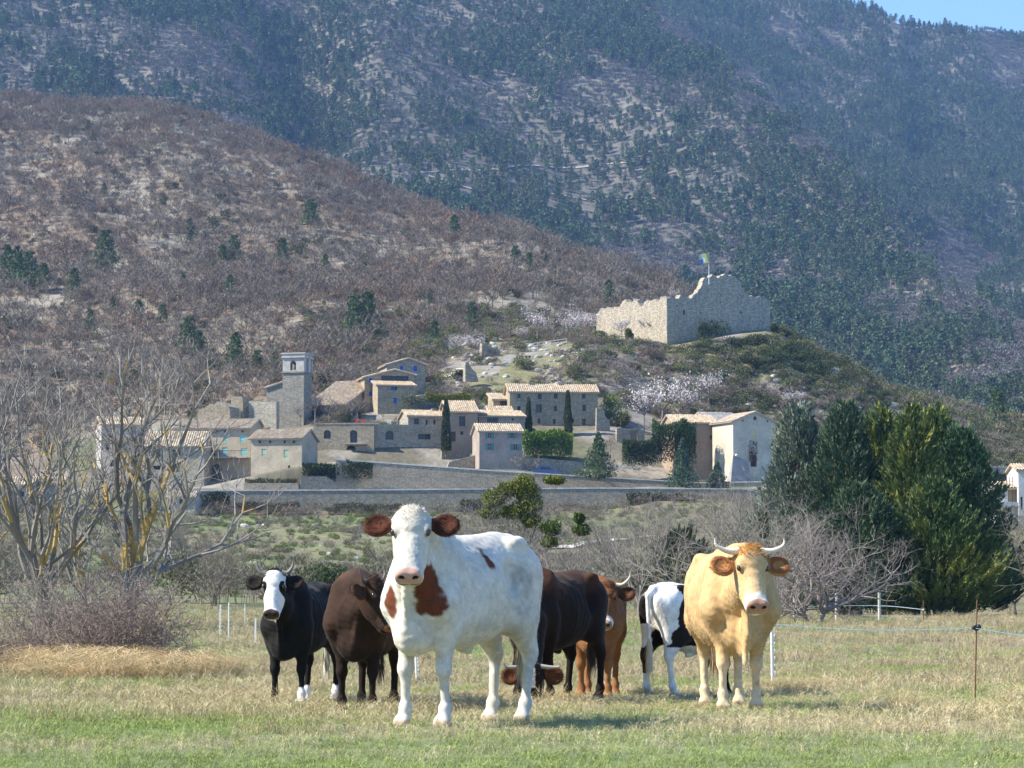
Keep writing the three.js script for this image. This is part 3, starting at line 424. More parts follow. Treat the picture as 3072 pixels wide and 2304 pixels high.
// roofless ruins by the church
wallPanel('ruined_house', 'roofless gable of pale rubble beside the church', 594, 1262, 470, -16, [[594, 1300], [690, 1300], [690, 1232], [684, 1218], [654, 1203], [594, 1234]], 5, M.warm, { rough: .5, seed: 4 });
wallPanel('ruined_house', 'square stub of broken wall standing between the pale gable and the church', 692, 1262, 474, -16, [[692, 1300], [729, 1300], [729, 1208], [726, 1189], [694, 1188], [692, 1230]], 3, M.warm, { rough: .3, seed: 5 });
wallPanel('ruined_house', 'sunlit plain ruin wall adjoining the foot of the church', 747, 1270, 474, -20, [[747, 1300], [829, 1300], [829, 1205], [747, 1204]], 1.2, M.pale, { rough: .2, seed: 6 });
// terrace house and its neighbour
{ const F = new Facade(931, 1382, 462, -3), g = F.group('terrace_house', 'rubble stone house with arched windows and a roof terrace', 'house'), holes = [];
  openings(g, F, [[971, 1290, 992, 1316, 'aw'], [1050, 1290, 1072, 1328, 'aw'], [1002, 1349, 1028, 1379, 'ah'], [1039, 1336, 1067, 1379, 'ah']], holes);
  const P = [[925, 1400], [1122, 1400], [1122, 1273], [943, 1273]].map(([x, y]) => F.uv(x, y)); part('wall', joined([slab(P, .8, holes), block(P[3][0], P[0][1], -8, P[3][0] + .6, P[3][1], -.8), block(P[3][0] + .6, P[2][1] - .3, -8, P[1][0], P[2][1] - .02, -.8), block(P[3][0] + .6, P[0][1], -8.5, P[1][0], P[2][1] + .8, -8)], 4), M.warm, g);
  const b = F.uv(1035, 1330), b2 = F.uv(1098, 1330); part('balcony', joined([block(b[0], b[1] - .2, .01, b2[0], b[1], .9)], 4), M.lime, g); part('parapet', joined([block(P[3][0], P[3][1], -.6, P[2][0], P[3][1] + .14, .06)], 4), M.pale, g); }
{ const g = house({ name: 'stone_house', label: 'grey rubble house with big arched garage door and long narrow window', x0: 1224, x1: 1329, ye: 1249, yb: 1398, yr: 1233, d: 464, yaw: 14, dep: 7, wall: M.grey, open: [[1242, 1255, 1257, 1273, 'w'], [1277, 1259, 1283, 1274, 'w'], [1300, 1260, 1306, 1273, 'w'], [1254, 1302, 1292, 1318, 'w'], [1260, 1341, 1299, 1398, 'ad', '#6d7b85']] });
  const F = g.F, a = F.uv(1120, 1398), b = F.uv(1224, 1274), holes = []; openings(g, F, [[1156, 1292, 1181, 1319, 'aw'], [1156, 1344, 1167, 1353, 'ah']], holes); part('wing_wall', joined([slab([[a[0], -4], [-.01, -4], [-.01, b[1]], [a[0], b[1]]], .6, holes), block(a[0], -4, -6, -.01, b[1] - .1, -5.5)], 4), M.grey, g); const q = F.uv(1260, 1368), q2 = F.uv(1299, 1362); part('lintel', block(q[0] - .05, q[1], -.19, q2[0] + .05, q2[1], -.12), M.lime, g); chimney(g, 1316, 1222, 1240, 3); }
for (const [x, y, c, l] of [[1070, 1271, '#c23a3a', 'red chair next to the white table end on the roof terrace'], [1088, 1271, '#d04545', 'second red chair on the roof terrace, nearer the grey house'], [1212, 1271, '#e9e6df', 'white chair against the grey house on the roof terrace'], [1167, 1271, '#cfc7b0', 'cream chair by the little table on the roof terrace']]) {
  const g = thing('garden_chair', l, 'chair', at(x, y, 464).setY(at(1000, 1273, 462).y), 'chairs on the roof terrace'), m = paint(c); part('seat', block(-.24, .4, -.24, .24, .45, .24), m, g); part('backrest', block(-.24, .45, -.24, .24, .9, -.19), m, g); for (const sx of [-.2, .2]) for (const sz of [-.2, .2]) part('leg', block(sx - .03, 0, sz - .03, sx + .03, .4, sz + .03), m, g); }
{ const g = thing('garden_table', 'small pale table on the roof terrace between two chairs', 'table', at(1182, 1271, 464).setY(at(1000, 1273, 462).y)); part('tabletop', block(-.6, .68, -.35, .6, .73, .35), paint('#ddd8cc'), g); for (const sx of [-.5, .5]) for (const sz of [-.28, .28]) part('leg', block(sx - .03, 0, sz - .03, sx + .03, .68, sz + .03), paint('#ddd8cc'), g); }
// house with blue shutters
{ const g = house({ name: 'stone_house', label: 'rubble house of three wings with bright blue shutters and a glazed veranda', type: 'gable', x0: 1093, x1: 1243, ye: 1135, ye2: 1127, yb: 1206, yr: 1111, xa: 1184, d: 492, yaw: 13, dep: 6, wall: M.warm, open: [[1107, 1134, 1117, 1147, 'c', BLUE], [1107, 1174, 1116, 1187, 'c', BLUE], [1144, 1128, 1226, 1146, 'w']] });
  const p = [house({ into: g, type: 'gable', x0: 1160, x1: 1276, ye: 1097, ye2: 1096, yb: 1165, yr: 1077, xa: 1226, d: 505, yaw: 13, dep: 7, wall: M.grey, open: [[1200, 1098, 1209, 1113, 'c', BLUE], [1241, 1098, 1251, 1114, 'c', BLUE]] }), house({ into: g, x0: 1133, x1: 1246, ye: 1158, yb: 1220, yr: 1146, d: 487, yaw: 13, dep: 5, mono: true, wall: M.warm, open: [[1173, 1159, 1182, 1171, 'c', BLUE], [1183, 1159, 1192, 1171, 'w'], [1181, 1193, 1190, 1210, 'c', BLUE]] })]; }
// the middle houses
house({ name: 'village_house', label: 'ochre plastered house with tall window beside the dark cypress', x0: 1345, x1: 1433, ye: 1236, yb: 1350, yr: 1205, d: 464, yaw: 11, dep: 9, wall: M.ochre, open: [[1377, 1249, 1396, 1279, 'w'], [1381, 1294, 1390, 1305, 'w'], [1352, 1295, 1367, 1325, 'w']] });
{ const g = house({ name: 'village_house', label: 'low wide house with weathered tiles between the ochre and the long house', x0: 1436, x1: 1574, ye: 1250, yb: 1330, yr: 1234, d: 468, yaw: 11, dep: 5, mono: true, wall: M.rose, open: [[1461, 1254, 1494, 1267, 'w'], [1535, 1255, 1542, 1262, 'w']] }); house({ into: g, x0: 1468, x1: 1537, ye: 1236, yb: 1250, yr: 1221, d: 473.5, yaw: 11, dep: 4, wall: M.rose }); house({ into: g, x0: 1480, x1: 1530, ye: 1200, yb: 1240, yr: 1183, d: 482, yaw: 11, dep: 5, mono: true, wall: M.warm, open: [[1500, 1203, 1528, 1219, 'h']] }); }
house({ name: 'village_house', label: 'square grey house with four teal shuttered windows on the road', x0: 1438, x1: 1567, ye: 1295, yb: 1412, yr: 1274, d: 452, yaw: 10, dep: 7, wall: M.rose, open: [[1464, 1299, 1475, 1315, 's', TEAL], [1531, 1299, 1543, 1315, 's', TEAL], [1464, 1331, 1474, 1350, 's', TEAL], [1540, 1333, 1554, 1351, 's', TEAL]] });
{ const g = house({ name: 'stone_house', label: 'long three storey stone house with many small windows and two chimneys', x0: 1529, x1: 1794, ye: 1177, yb: 1300, yr: 1155, d: 478, yaw: 6, dep: 8, wall: M.warm, open: [[1552, 1182, 1562, 1195, 'w'], [1613, 1182, 1625, 1197, 'w'], [1662, 1181, 1673, 1196, 'w'], [1746, 1182, 1756, 1196, 'w'], [1552, 1218, 1562, 1234, 'w'], [1617, 1213, 1626, 1237, 'w'], [1662, 1217, 1671, 1234, 'w'], [1747, 1214, 1758, 1233, 'w'], [1613, 1256, 1621, 1271, 'w'], [1659, 1257, 1667, 1272, 'w'], [1746, 1256, 1757, 1275, 'w'], [1716, 1256, 1722, 1268, 'h']] }); chimney(g, 1600, 1142, 1158, 3.4); chimney(g, 1689, 1144, 1158, 3.4);
  const F = g.F, a = F.uv(1608, 1237), b = F.uv(1616, 1213); part('shutter', block(a[0], a[1], .02, b[0], b[1], .08), M.wood, g); }
wallPanel('ruined_wall', 'crumbling stepped wall at the end of the long stone house', 1788, 1320, 476, 12, [[1788, 1345], [1852, 1345], [1852, 1296], [1830, 1294], [1829, 1262], [1816, 1250], [1812, 1228], [1790, 1224]], .7, M.grey, { rough: .4, seed: 8 });
wallPanel('ruined_wall', 'low broken wall with dark doorway below the blossoming almonds', 1850, 1330, 472, 14, [[1850, 1345], [1934, 1345], [1934, 1292], [1912, 1284], [1880, 1290], [1862, 1280], [1850, 1286]], .7, M.grey, { rough: .4, seed: 9, open: [[1891, 1292, 1915, 1330, 'h']] });
// ivy house and villa
house({ name: 'village_house', label: 'stained ochre house smothered in ivy beside the tall pale villa', x0: 2024, x1: 2150, ye: 1269, yb: 1440, yr: 1247, d: 458, yaw: 12, dep: 8, wall: M.ochre, open: [[2130, 1305, 2137, 1319, 'w'], [2131, 1274, 2137, 1279, 'h'], [2078, 1298, 2086, 1318, 'w']] });
{ const g = house({ name: 'villa', label: 'tall pale plastered house with gable end and a sunlit flank', type: 'gable', x0: 2200, x1: 2328, ye: 1267, yb: 1450, yr: 1238, xa: 2265, d: 452, yaw: 24, dep: 7, wall: M.villa, open: [[2260, 1249, 2270, 1260, 'aw'], [2226, 1259, 2231, 1264, 'h'], [2300, 1261, 2305, 1266, 'h'], [2257, 1290, 2266, 1317, 'c', '#c9c08a'], [2252, 1366, 2270, 1400, 'h']] });
  const F = g.F, a = F.uv(2200, 1364), b = F.uv(2167, 1448), q = F.uv(2240, 1380); const s = slab([[0.01, -3], [q[0], -3], [q[0], a[1] - 1.2], [0.01, a[1]]], .8); s.translate(0, 0, .81); const p = s.attributes.position; for (let i = 0; i < p.count; i++) { const y = p.getY(i), t = clamp((a[1] - y) / (a[1] - b[1]), 0, 1.3); if (p.getZ(i) > .4) p.setZ(i, .02 + t * 1.6); if (p.getX(i) < .2) p.setX(i, .01 + t * (b[0]) * .75); } part('buttress', joined([s], 4), M.grout, g);
  const lp = F.uv(2206, 1366); part('wall_lamp', new THREE.SphereGeometry(.22, 10, 8).translate(lp[0], lp[1], .35), paint('#dfe3e6'), g);
  const iv = new GB(), R = rng(77); for (let i = 0; i < 500; i++) { const y = R(), c = F.uv(2246 + 24 * R(), mix(1385, 1322, y)); if (R() < .3 + .7 * (1 - y)) iv.leaf(c[0], c[1], .1 + .2 * R(), .3, R, vary([.19, .115, .075], R, .3)); } part('dry_creeper', iv.geo(), vmat, g); }
house({ name: 'village_house', label: 'grey slate roofed house tucked behind the pale villa', x0: 2126, x1: 2222, ye: 1262, yb: 1300, yr: 1240, d: 470, yaw: 20, dep: 8, wall: M.lime, tiles: [[.22, .22, .23], [.27, .27, .27], [.2, .2, .21]] });
// houses past the cedars
{ const F = new Facade(2935, 1452, 384, 4), g = F.group('arcade_house', 'stone building with round arches past the dark cypresses', 'house'), holes = []; openings(g, F, [[2936, 1421, 2966, 1448, 'ah'], [2980, 1421, 3026, 1448, 'ah'], [3040, 1421, 3086, 1448, 'ah']], holes); const P = [[2925, 1470], [3110, 1470], [3110, 1404], [2925, 1404]].map(([x, y]) => F.uv(x, y)); part('wall', joined([slab(P, .7, holes), block(P[0][0], P[0][1], -6, P[1][0], P[2][1] - .02, -5.4)], 4), M.pale, g); part('parapet', joined([block(P[0][0], P[2][1], -6, P[1][0], P[2][1] + .2, .1)], 4), M.lime, g); }
{ const g = house({ name: 'white_house', label: 'bright white modern house below the stone arches', x0: 2988, x1: 3056, ye: 1466, yb: 1570, yr: 1449, d: 366, yaw: 4, dep: 6, wall: M.white, mono: true, open: [[3024, 1470, 3052, 1505, 'd', '#8f7c5c'], [2996, 1530, 3020, 1562, 'd', '#8a7858']] }); const F = g.F, a = F.uv(3000, 1520), b = F.uv(3056, 1508); part('balcony', joined([block(a[0], a[1], .01, b[0], b[1], 1)], 4), M.white, g); house({ into: g, x0: 3057, x1: 3140, ye: 1412, yb: 1570, yr: 1396, d: 365, yaw: 2, dep: 7, wall: M.white, open: [[3062, 1490, 3068, 1530, 'w'], [3090, 1430, 3110, 1460, 'w']] }); }
// ---------------------------------------------------------------- walls along the road
wallPanel('road_wall', 'long stone retaining wall with pale coping along the village road', 1007, 1384, 440, 0, [[1007, 1480], [2420, 1500], [2420, 1445], [2100, 1450], [1780, 1432], [1450, 1412], [1250, 1397], [1007, 1380]], .6, M.grey, { cap: [[1007, 1380], [1250, 1397], [1450, 1412], [1780, 1432], [2100, 1450], [2420, 1445]], seed: 3 });
wallPanel('lower_wall', 'lower dark stone retaining wall below the village road', 560, 1480, 428, 0, [[540, 1560], [2420, 1560], [2420, 1470], [1800, 1466], [1200, 1471], [560, 1474]], .6, M.dark, { cap: [[560, 1474], [1200, 1471], [1800, 1466], [2420, 1470]], seed: 13 });
wallPanel('ramp_wall', 'grey retaining wall with sloping end beside the cream end house', 901, 1472, 436, 6, [[901, 1490], [1050, 1490], [1046, 1472], [978, 1429], [901, 1429]], .5, M.dark, { seed: 14 });
wallPanel('garden_wall', 'low garden wall at the foot of the cream end house', 731, 1472, 436, -4, [[731, 1490], [895, 1490], [895, 1449], [731, 1449]], .5, M.grey, { seed: 15 });
wallPanel('garden_wall', 'garden wall with rising top in front of the ochre house', 1348, 1408, 455, 18, [[1330, 1430], [1438, 1430], [1438, 1362], [1400, 1372], [1360, 1384], [1348, 1386]], .5, M.grey, { seed: 16 });
wallPanel('garden_wall', 'low shaded wall beside the arched garage door', 1325, 1398, 461, 20, [[1325, 1420], [1410, 1420], [1410, 1352], [1325, 1350]], .5, M.dark, { seed: 17 });
wallPanel('garden_wall', 'stone wall under the bright bamboo hedge', 1567, 1440, 457, 16, [[1567, 1450], [1745, 1450], [1745, 1386], [1640, 1376], [1567, 1370]], .5, M.grey, { seed: 18 });
// ---------------------------------------------------------------- castle ruin
{ const F = new Facade(2001, 1030, 549, 30), g = F.group('castle_ruin', 'ruined stone castle with broken skyline on top of the knoll', 'castle'), R = rng(9), holes = [];
  openings(g, F, [[2049, 930, 2055, 944, 'h'], [2220, 934, 2225, 940, 'h'], [2084, 905, 2087, 908, 'h'], [2190, 880, 2193, 884, 'h'], [2126, 868, 2129, 872, 'h'], [2160, 905, 2163, 909, 'h'], [2260, 925, 2263, 929, 'h'], [2030, 915, 2033, 919, 'h'], [2250, 950, 2253, 954, 'h'], [2100, 935, 2103, 939, 'h'], [2285, 915, 2288, 919, 'h']], holes);
  const ragged = (pts, F, j) => { const P = pts.map(([x, y]) => F.uv(x, y)), Q = []; P.forEach((a, i) => { const b = P[(i + 1) % P.length]; const n = i < 2 || i >= P.length - 1 ? 1 : max(1, Math.round(hypot(a[0] - b[0], a[1] - b[1]) / .55)); for (let k = 0; k < n; k++) { const q = k / n; Q.push([mix(a[0], b[0], q) + (k ? (R() - .5) * j * .6 : 0), mix(a[1], b[1], q) + (k ? (R() - .5) * j : 0)]); } }); return Q; };
  part('front_wall', joined([slab(ragged([[2001, 1075], [2311, 1050], [2311, 907], [2301, 897], [2270, 892], [2251, 891], [2235, 878], [2225, 859], [2219, 842], [2194, 824], [2175, 821], [2162, 826], [2156, 834], [2146, 827], [2137, 823], [2127, 832], [2121, 832], [2108, 843], [2105, 856], [2092, 878], [2069, 895], [2054, 889], [2020, 891], [2001, 897]], F, .8), 1.5, holes)], 5), M.castle, g);
  const FL = new Facade(2001, 1020, 549, 30 - 90 + 4), wl = new THREE.Group();
  const geo = slab(ragged([[1788, 1040], [2000, 1060], [2000, 895], [1982, 889], [1978, 902], [1940, 900], [1929, 916], [1918, 916], [1912, 900], [1872, 902], [1858, 925], [1809, 925], [1790, 945]], FL, .85), 1.4);
  const dt = FL.o.clone().sub(F.o).applyAxisAngle(V3(0, 1, 0), -F.yaw); geo.rotateY(FL.yaw - F.yaw); geo.translate(dt.x, dt.y, dt.z); part('side_wall', joined([geo], 5), M.castle, g);
  // far walls, so that the ruin encloses a court
  const FR = new Facade(2311, 1000, 549, 30); const w = F.uv(2311, 1000)[0]; part('rear_wall', joined([block(w - 1.4, -3, -20, w, F.uv(2311, 925)[1], -1.6), block(1, -3, -23, w, 4.2, -21.8)], 4), M.castle, g); }
wallPanel('castle_terrace_wall', 'shaded stone terrace wall below the sunlit castle flank', 1738, 1040, 541, 22, [[1735, 1075], [2001, 1085], [2001, 1030], [1960, 1024], [1860, 1020], [1760, 1016], [1738, 1026]], .8, M.grey, { rough: .25, seed: 21 });
{ const b = at(2127, 838, 553), g = thing('flagpole', 'white pole with a yellow green and blue flag on the castle wall', 'flag', b), top = at(2127, 757, 553).y - b.y, poleG = new THREE.CylinderGeometry(.05, .08, top + 1, 8).translate(0, top / 2 - .5, 0); part('pole', poleG, paint('#cfd6d8'), g);
  const fg = new GB(), n = 14, mm = 8, wv = (u) => sin(u * 6) * .12, wd = 1.95, hh = 2.0; for (let i = 0; i < n; i++) for (let j = 0; j < mm; j++) { const u = i / n, v = j / mm, u1 = (i + 1) / n, v1 = (j + 1) / mm, P = (a, b2) => [-a * wd, top - .15 - b2 * hh - a * a * .35 + wv(a) * .2, wv(a + b2 * .25)]; const cd = hypot(u - .62, (v - .62)); fg.quad(P(u, v), P(u1, v), P(u1, v1), P(u, v1), u > .55 && v > .45 ? [.14, .2, .36] : cd < .3 ? [.5, .54, .52] : u > .6 ? [.42, .48, .42] : [.30, .36, .13]); } part('flag_cloth', fg.geo(), vmat, g); }
wallPanel('ruined_wall', 'small leaning stump of masonry on the grassy knoll above the village', 1400, 1120, 508, 25, [[1396, 1145], [1436, 1145], [1428, 1118], [1412, 1100], [1404, 1085], [1396, 1088]], 1, M.grey, { rough: .3, seed: 22 });
wallPanel('ruined_wall', 'weathered fragment of wall under the almond trees on the knoll', 1446, 1060, 535, 25, [[1444, 1085], [1502, 1075], [1500, 1048], [1478, 1042], [1446, 1030]], 1, M.grey, { rough: .3, seed: 23 });
// ---------------------------------------------------------------- trees one can tell apart
const group = (name, label, cat, pos, grp) => thing(name, label, cat, pos, grp);
const hillPine = [1, 2, 3].map((s) => pineShape(140 + s, 10, [0.40, 0.36, 0.44][s - 1], 1700, [0.06, 0.1, 0.16][s - 1], 0.62, [0.085, 0.135, 0.055], 11));
{ const L = [[20, 845, 100], [52, 868, 115], [88, 880, 110], [130, 885, 85], [224, 912, 95], [317, 825, 120], [415, 986, 78], [338, 952, 52], [488, 986, 62], [268, 1020, 85], [570, 732, 66], [647, 712, 46], [667, 818, 78], [690, 905, 72], [703, 800, 85], [846, 812, 90], [549, 876, 50], [565, 1082, 112], [595, 1092, 92], [708, 1122, 112], [773, 1142, 82], [826, 1132, 72], [313, 592, 36], [932, 692, 86], [1205, 566, 46], [1364, 729, 76], [1547, 817, 66], [1587, 832, 66], [977, 827, 56], [1067, 1027, 126], [1103, 1018, 132], [1290, 925, 46], [1417, 987, 70], [1303, 1047, 80], [1827, 925, 78], [2995, 1282, 110]];
  const W = { 0: 'pine at the picture edge in the dark pine clump above the walnuts', 5: 'broad olive pine standing alone above the dark pine clump', 23: 'dark upright pine high on the right shoulder of the near hill', 24: 'small pine on the crest line of the near hill', 25: 'narrow dark pine near the crest of the hill, above the blue shutters', 29: 'taller paired pine with bare trunk above the blue shuttered house', 30: 'second of the paired tall pines above the blue shuttered house', 34: 'dark pine rising behind the sunlit castle flank', 35: 'solitary dark conifer on the slope past the cypresses', 17: 'big pine just behind the walnut crown, nearest the village ruins', 19: 'tall pine on the lower hill beside the church' };
  L.forEach(([x, y, h], i) => { const p = groundAt(x, y, 500, 1250), hm = h * mpp(-p.z), s = hillPine[i % 3], g = group('hill_pine', W[i] || 'green pine scattered among the bare oaks of the near hill', 'pine tree', p, W[i] ? '' : 'scattered pines on the near hill'); g.scale.setScalar(hm / 9); g.rotation.y = i * 2.1; part('trunk', s.trunk, vmat, g); part('crown', s.crown, leafmat, g); }); }
// blossoming almonds
const almondK = [0.70, 0.64, 0.61], almonds = [1, 2, 3].map((s) => [bareShape(160 + s, 5, { n: 330, tw: 0.03, spread: 0.85, k: [0.25, 0.2, 0.18], trunkR: 0.022 }), bareShape(160 + s, 5, { n: 900, tw: 0.002, spread: 0.85, leaves: 0.9, leafK: almondK, leafS: 0.2, trunkR: 0.0004 })]);
{ const L = [[1614, 1030, 105, 'almond in white blossom above the rail on the knoll'], [1567, 1030, 60, 'low almond in blossom behind the rail, nearest the washing line'], [1758, 1022, 108, 'tall almond in blossom against the castle side'], [1710, 1030, 92, 'thin flowering almond between the rail and the castle'], [1425, 1072, 82, 'greyish flowering almond above the ruined stump'], [1378, 1068, 78, 'flowering almond at the wood edge above the village'], [1865, 1022, 72, 'bare almond in front of the sunlit castle flank, further from the corner'], [1948, 1018, 82, 'bare almond in front of the sunlit castle flank, next to the corner'], [1985, 1290, 185, 'large almond in full pale blossom below the castle'], [1930, 1300, 150, 'pale blossoming almond behind the stepped ruin'], [2050, 1262, 120, 'blossoming almond above the ivy house'], [2124, 1225, 120, 'greyish flowering almond on the terrace above the villa'], [2020, 905, 40, 'white blossom poking above the castle wall'], [2380, 1240, 80, 'faint flowering tree on the slope behind the pale villa']];
  L.forEach(([x, y, h, l], i) => { const p = i === 12 ? at(x, y, 580) : groundAt(x, y, i > 7 ? 470 : 500, 640), hm = h * mpp(-p.z), g = group('almond_tree', l, 'almond tree', p, 'almonds on the castle knoll'), a = almonds[i % 3]; g.scale.setScalar(hm / 4.9); g.rotation.y = i * 1.7; part('branches', a[0], vmat, g); part('blossom', a[1], leafmat, g); }); }
// cypresses, hedges, conifers in the village
const cypress = (x, yb, h, w, l, d, k = [0.045, 0.065, 0.03]) => { const p = at(x, yb, d), hm = h * mpp(d), g = group('cypress', l, 'cypress', p, 'village cypresses'); part('trunk', new THREE.CylinderGeometry(.1, .16, 2, 6), M.wood, g); part('crown', coneShape(floor(x), hm, w * mpp(d), 3600, k, .34, { pw: .42, plume: .9, base: 0 }), leafmat, g); };
cypress(1338, 1352, 152, 15, 'dark slim cypress between the arched garage house and the ochre house', 460);
cypress(1704, 1310, 136, 13, 'tall cypress in front of the long stone house', 474, [.07, .085, .035]);
cypress(1586, 1305, 110, 10, 'shorter cypress at the corner of the long stone house', 473, [.07, .085, .035]);
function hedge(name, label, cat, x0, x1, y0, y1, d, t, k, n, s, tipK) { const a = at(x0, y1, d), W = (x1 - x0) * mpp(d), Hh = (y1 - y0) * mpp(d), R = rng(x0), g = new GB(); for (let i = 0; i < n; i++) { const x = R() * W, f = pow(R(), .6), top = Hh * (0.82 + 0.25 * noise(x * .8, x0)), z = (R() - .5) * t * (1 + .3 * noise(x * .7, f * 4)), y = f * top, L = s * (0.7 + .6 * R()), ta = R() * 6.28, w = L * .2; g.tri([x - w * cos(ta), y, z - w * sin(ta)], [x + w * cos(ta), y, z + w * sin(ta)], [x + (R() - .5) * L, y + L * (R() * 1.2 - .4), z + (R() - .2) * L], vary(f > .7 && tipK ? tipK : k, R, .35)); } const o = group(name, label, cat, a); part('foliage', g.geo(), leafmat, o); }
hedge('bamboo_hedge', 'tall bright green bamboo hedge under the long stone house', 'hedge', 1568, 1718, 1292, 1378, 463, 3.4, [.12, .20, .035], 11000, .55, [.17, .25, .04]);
hedge('clipped_hedge', 'yellow green hedge on the terrace below the blue shuttered house', 'hedge', 1275, 1412, 1182, 1212, 484, 2.2, [.17, .19, .025], 6000, .4);
hedge('grey_hedge', 'silvery green bush by the front of the blue shuttered house', 'bush', 1205, 1278, 1180, 1232, 482, 2.4, [.16, .18, .12], 4000, .35);
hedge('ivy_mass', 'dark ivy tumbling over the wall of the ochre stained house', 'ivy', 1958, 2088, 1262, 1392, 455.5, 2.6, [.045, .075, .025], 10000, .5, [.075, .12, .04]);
hedge('ivy_mass', 'rounded dark ivy bush at the foot of the broken low wall', 'ivy', 1868, 1965, 1316, 1400, 456, 4, [.05, .075, .03], 7000, .5);
hedge('ivy_patch', 'ivy hanging on the road wall under the terrace house', 'ivy', 1040, 1118, 1384, 1440, 439, .8, [.05, .08, .03], 2400, .4);
hedge('ivy_patch', 'dark ivy on the lower wall beneath the loggia house', 'ivy', 590, 690, 1478, 1532, 427, 1, [.05, .075, .035], 2600, .4);
hedge('ivy_mass', 'dark ivy covered slope in the shade beside the cream end house', 'ivy', 908, 1050, 1392, 1440, 441.5, 3, [.05, .075, .03], 6000, .5);
hedge('garden_shrubs', 'brownish green shrubs at the foot of the cream end house wall', 'shrub', 735, 890, 1438, 1456, 441, 1.6, [.14, .145, .07], 3000, .4);
hedge('wall_bushes', 'dark bushes hanging over the lower wall under the mistletoe trees', 'bush', 1380, 1520, 1500, 1545, 424, 2, [.10, .11, .055], 4000, .45);
hedge('wall_bushes', 'brown bramble bank at the foot of the lower wall above the green slope', 'bush', 700, 900, 1508, 1542, 425, 2, [.15, .125, .085], 4500, .4);
hedge('wall_bushes', 'olive bramble bank along the lower wall behind the white cow head', 'bush', 1000, 1240, 1512, 1545, 424.5, 2, [.13, .125, .065], 5000, .4);
hedge('wall_bushes', 'dark bramble bank under the wall below the ivy house', 'bush', 1880, 2080, 1480, 1520, 424, 2, [.09, .095, .05], 4500, .45);
const conifer = (x, yb, h, w, l, d, k) => { const p = at(x, yb, d); const hm = h * mpp(d), g = group('young_cedar', l, 'cedar', p, 'young cedars by the road'), R = rng(x), c = new GB(); part('trunk', new THREE.CylinderGeometry(.05, .2, hm * .98, 6).translate(0, hm * .49, 0), M.wood, g); for (let i = 0; i < 5200; i++) { const lay = floor(pow(R(), 1.3) * 16) / 16, f = .06 + .92 * lay, a = R() * 6.28, br = noise(a * 2.4 + lay * 31, lay * 9, x), r = (1 - f) * w * mpp(d) * (.45 + .9 * br) * sqrt(R()); c.leaf(cos(a) * r, hm * f + r * .1 + (R() - .5) * .45, sin(a) * r, .36, R, vary(k, R, .35)); } part('crown', c.geo(), leafmat, g); };
conifer(1795, 1440, 150, 72, 'broad young cedar before the road wall under the bare ivy hedge', 436, [.085, .125, .055]);
conifer(2048, 1478, 170, 62, 'slender dark young cedar in front of the ivy house', 434, [.075, .12, .075]);
conifer(2152, 1475, 92, 42, 'small drooping blue cedar at the foot of the villa', 436, [.10, .15, .09]);
// ---------------------------------------------------------------- bare branching trees
function grow(seed, { h = 8, trunk = 1.2, r0 = 0.16, limbs = 6, kids = [7, 7, 4], lens = [.5, .26, .11, .045], tilt = [.75, .8, .8, .7], up = .25, k = [.30, .28, .25], lichen = 0, forks = 1, kink = .28, o_min = .0045 } = {}) {
  const R = rng(seed), g = new GB();
  const col = (p, r) => { const c = vary(k, R, .12); if (lichen && r > .012) { const n = noise(p[0] * 2.2 + seed, p[1] * 2.2, p[2] * 2.2); if (n > .79 - .15 * min(1, r / .1)) return vary([.36, .25, .085], R, .25); } return r > .05 ? c.map((q) => q * .8) : c; };
  function limb(p, dir, len, r, lev) {
    const ns = lev < 2 ? 7 : lev < 3 ? 4 : 2; let q = p.clone(), d = dir.clone(); const pts = [], r1 = lev === 3 ? .3 : .28;
    for (let i = 0; i < ns; i++) { d.x += (R() - .5) * kink * 2; d.y += (R() - .5) * kink + up * (lev ? .3 : .1); d.z += (R() - .5) * kink * 2; d.normalize(); const e = q.clone().addScaledVector(d, len / ns), ra = r * mix(1, r1, i / ns), rb = r * mix(1, r1, (i + 1) / ns); g.rod(q.toArray(), e.toArray(), ra, rb, lev < 1 ? 7 : lev < 2 ? 5 : lev < 3 ? 4 : 3, col(q.toArray(), ra)); q = e; pts.push([e.clone(), d.clone(), rb]); }
    if (lev >= kids.length + 1 || lev > 3) return;
    const n = lev === 0 ? limbs : kids[lev - 1]; if (!n) return;
    for (let i = 0; i < n; i++) { const f = lev === 0 ? .45 + .55 * (i + R()) / n : .22 + .78 * (i + R()) / n, j = min(ns - 1, floor(f * ns)), [b, bd, br] = pts[j], a = i * 2.4 + R() * 1.2, t = tilt[lev] * (.6 + .7 * R()); const u = V3(0, 1, 0).cross(bd).normalize(); if (!isFinite(u.x) || u.lengthSq() < .5) u.set(1, 0, 0); const v = bd.clone().cross(u), nd = bd.clone().multiplyScalar(cos(t)).addScaledVector(u, sin(t) * cos(a)).addScaledVector(v, sin(t) * sin(a)).normalize(); limb(b, nd, h * lens[lev] * (.7 + .6 * R()) * (lev ? 1.1 - .45 * f : 1), max(o_min, min(br * .85, r * (lev ? .5 : .62))), lev + 1); }
  }
  for (let f = 0; f < forks; f++) limb(V3((R() - .5) * .5 * (forks - 1), -.3, (R() - .5) * .4 * (forks - 1)), V3((R() - .5) * .35 * forks, 1, (R() - .5) * .3 * forks).normalize(), trunk * (.85 + .3 * R()), r0, 0);
  return g.geo();
}
const WAL = { k: [.25, .225, .195], lichen: 1, up: .42, o_min: .008, kink: .32 };
const tree = (name, label, cat, px, d, geo, turn = 0, grp, s = 1) => { const o = solo(name, geo, vmat, label, cat, onGround(px, d), grp); o.rotation.y = turn; o.scale.setScalar(s); return o; };
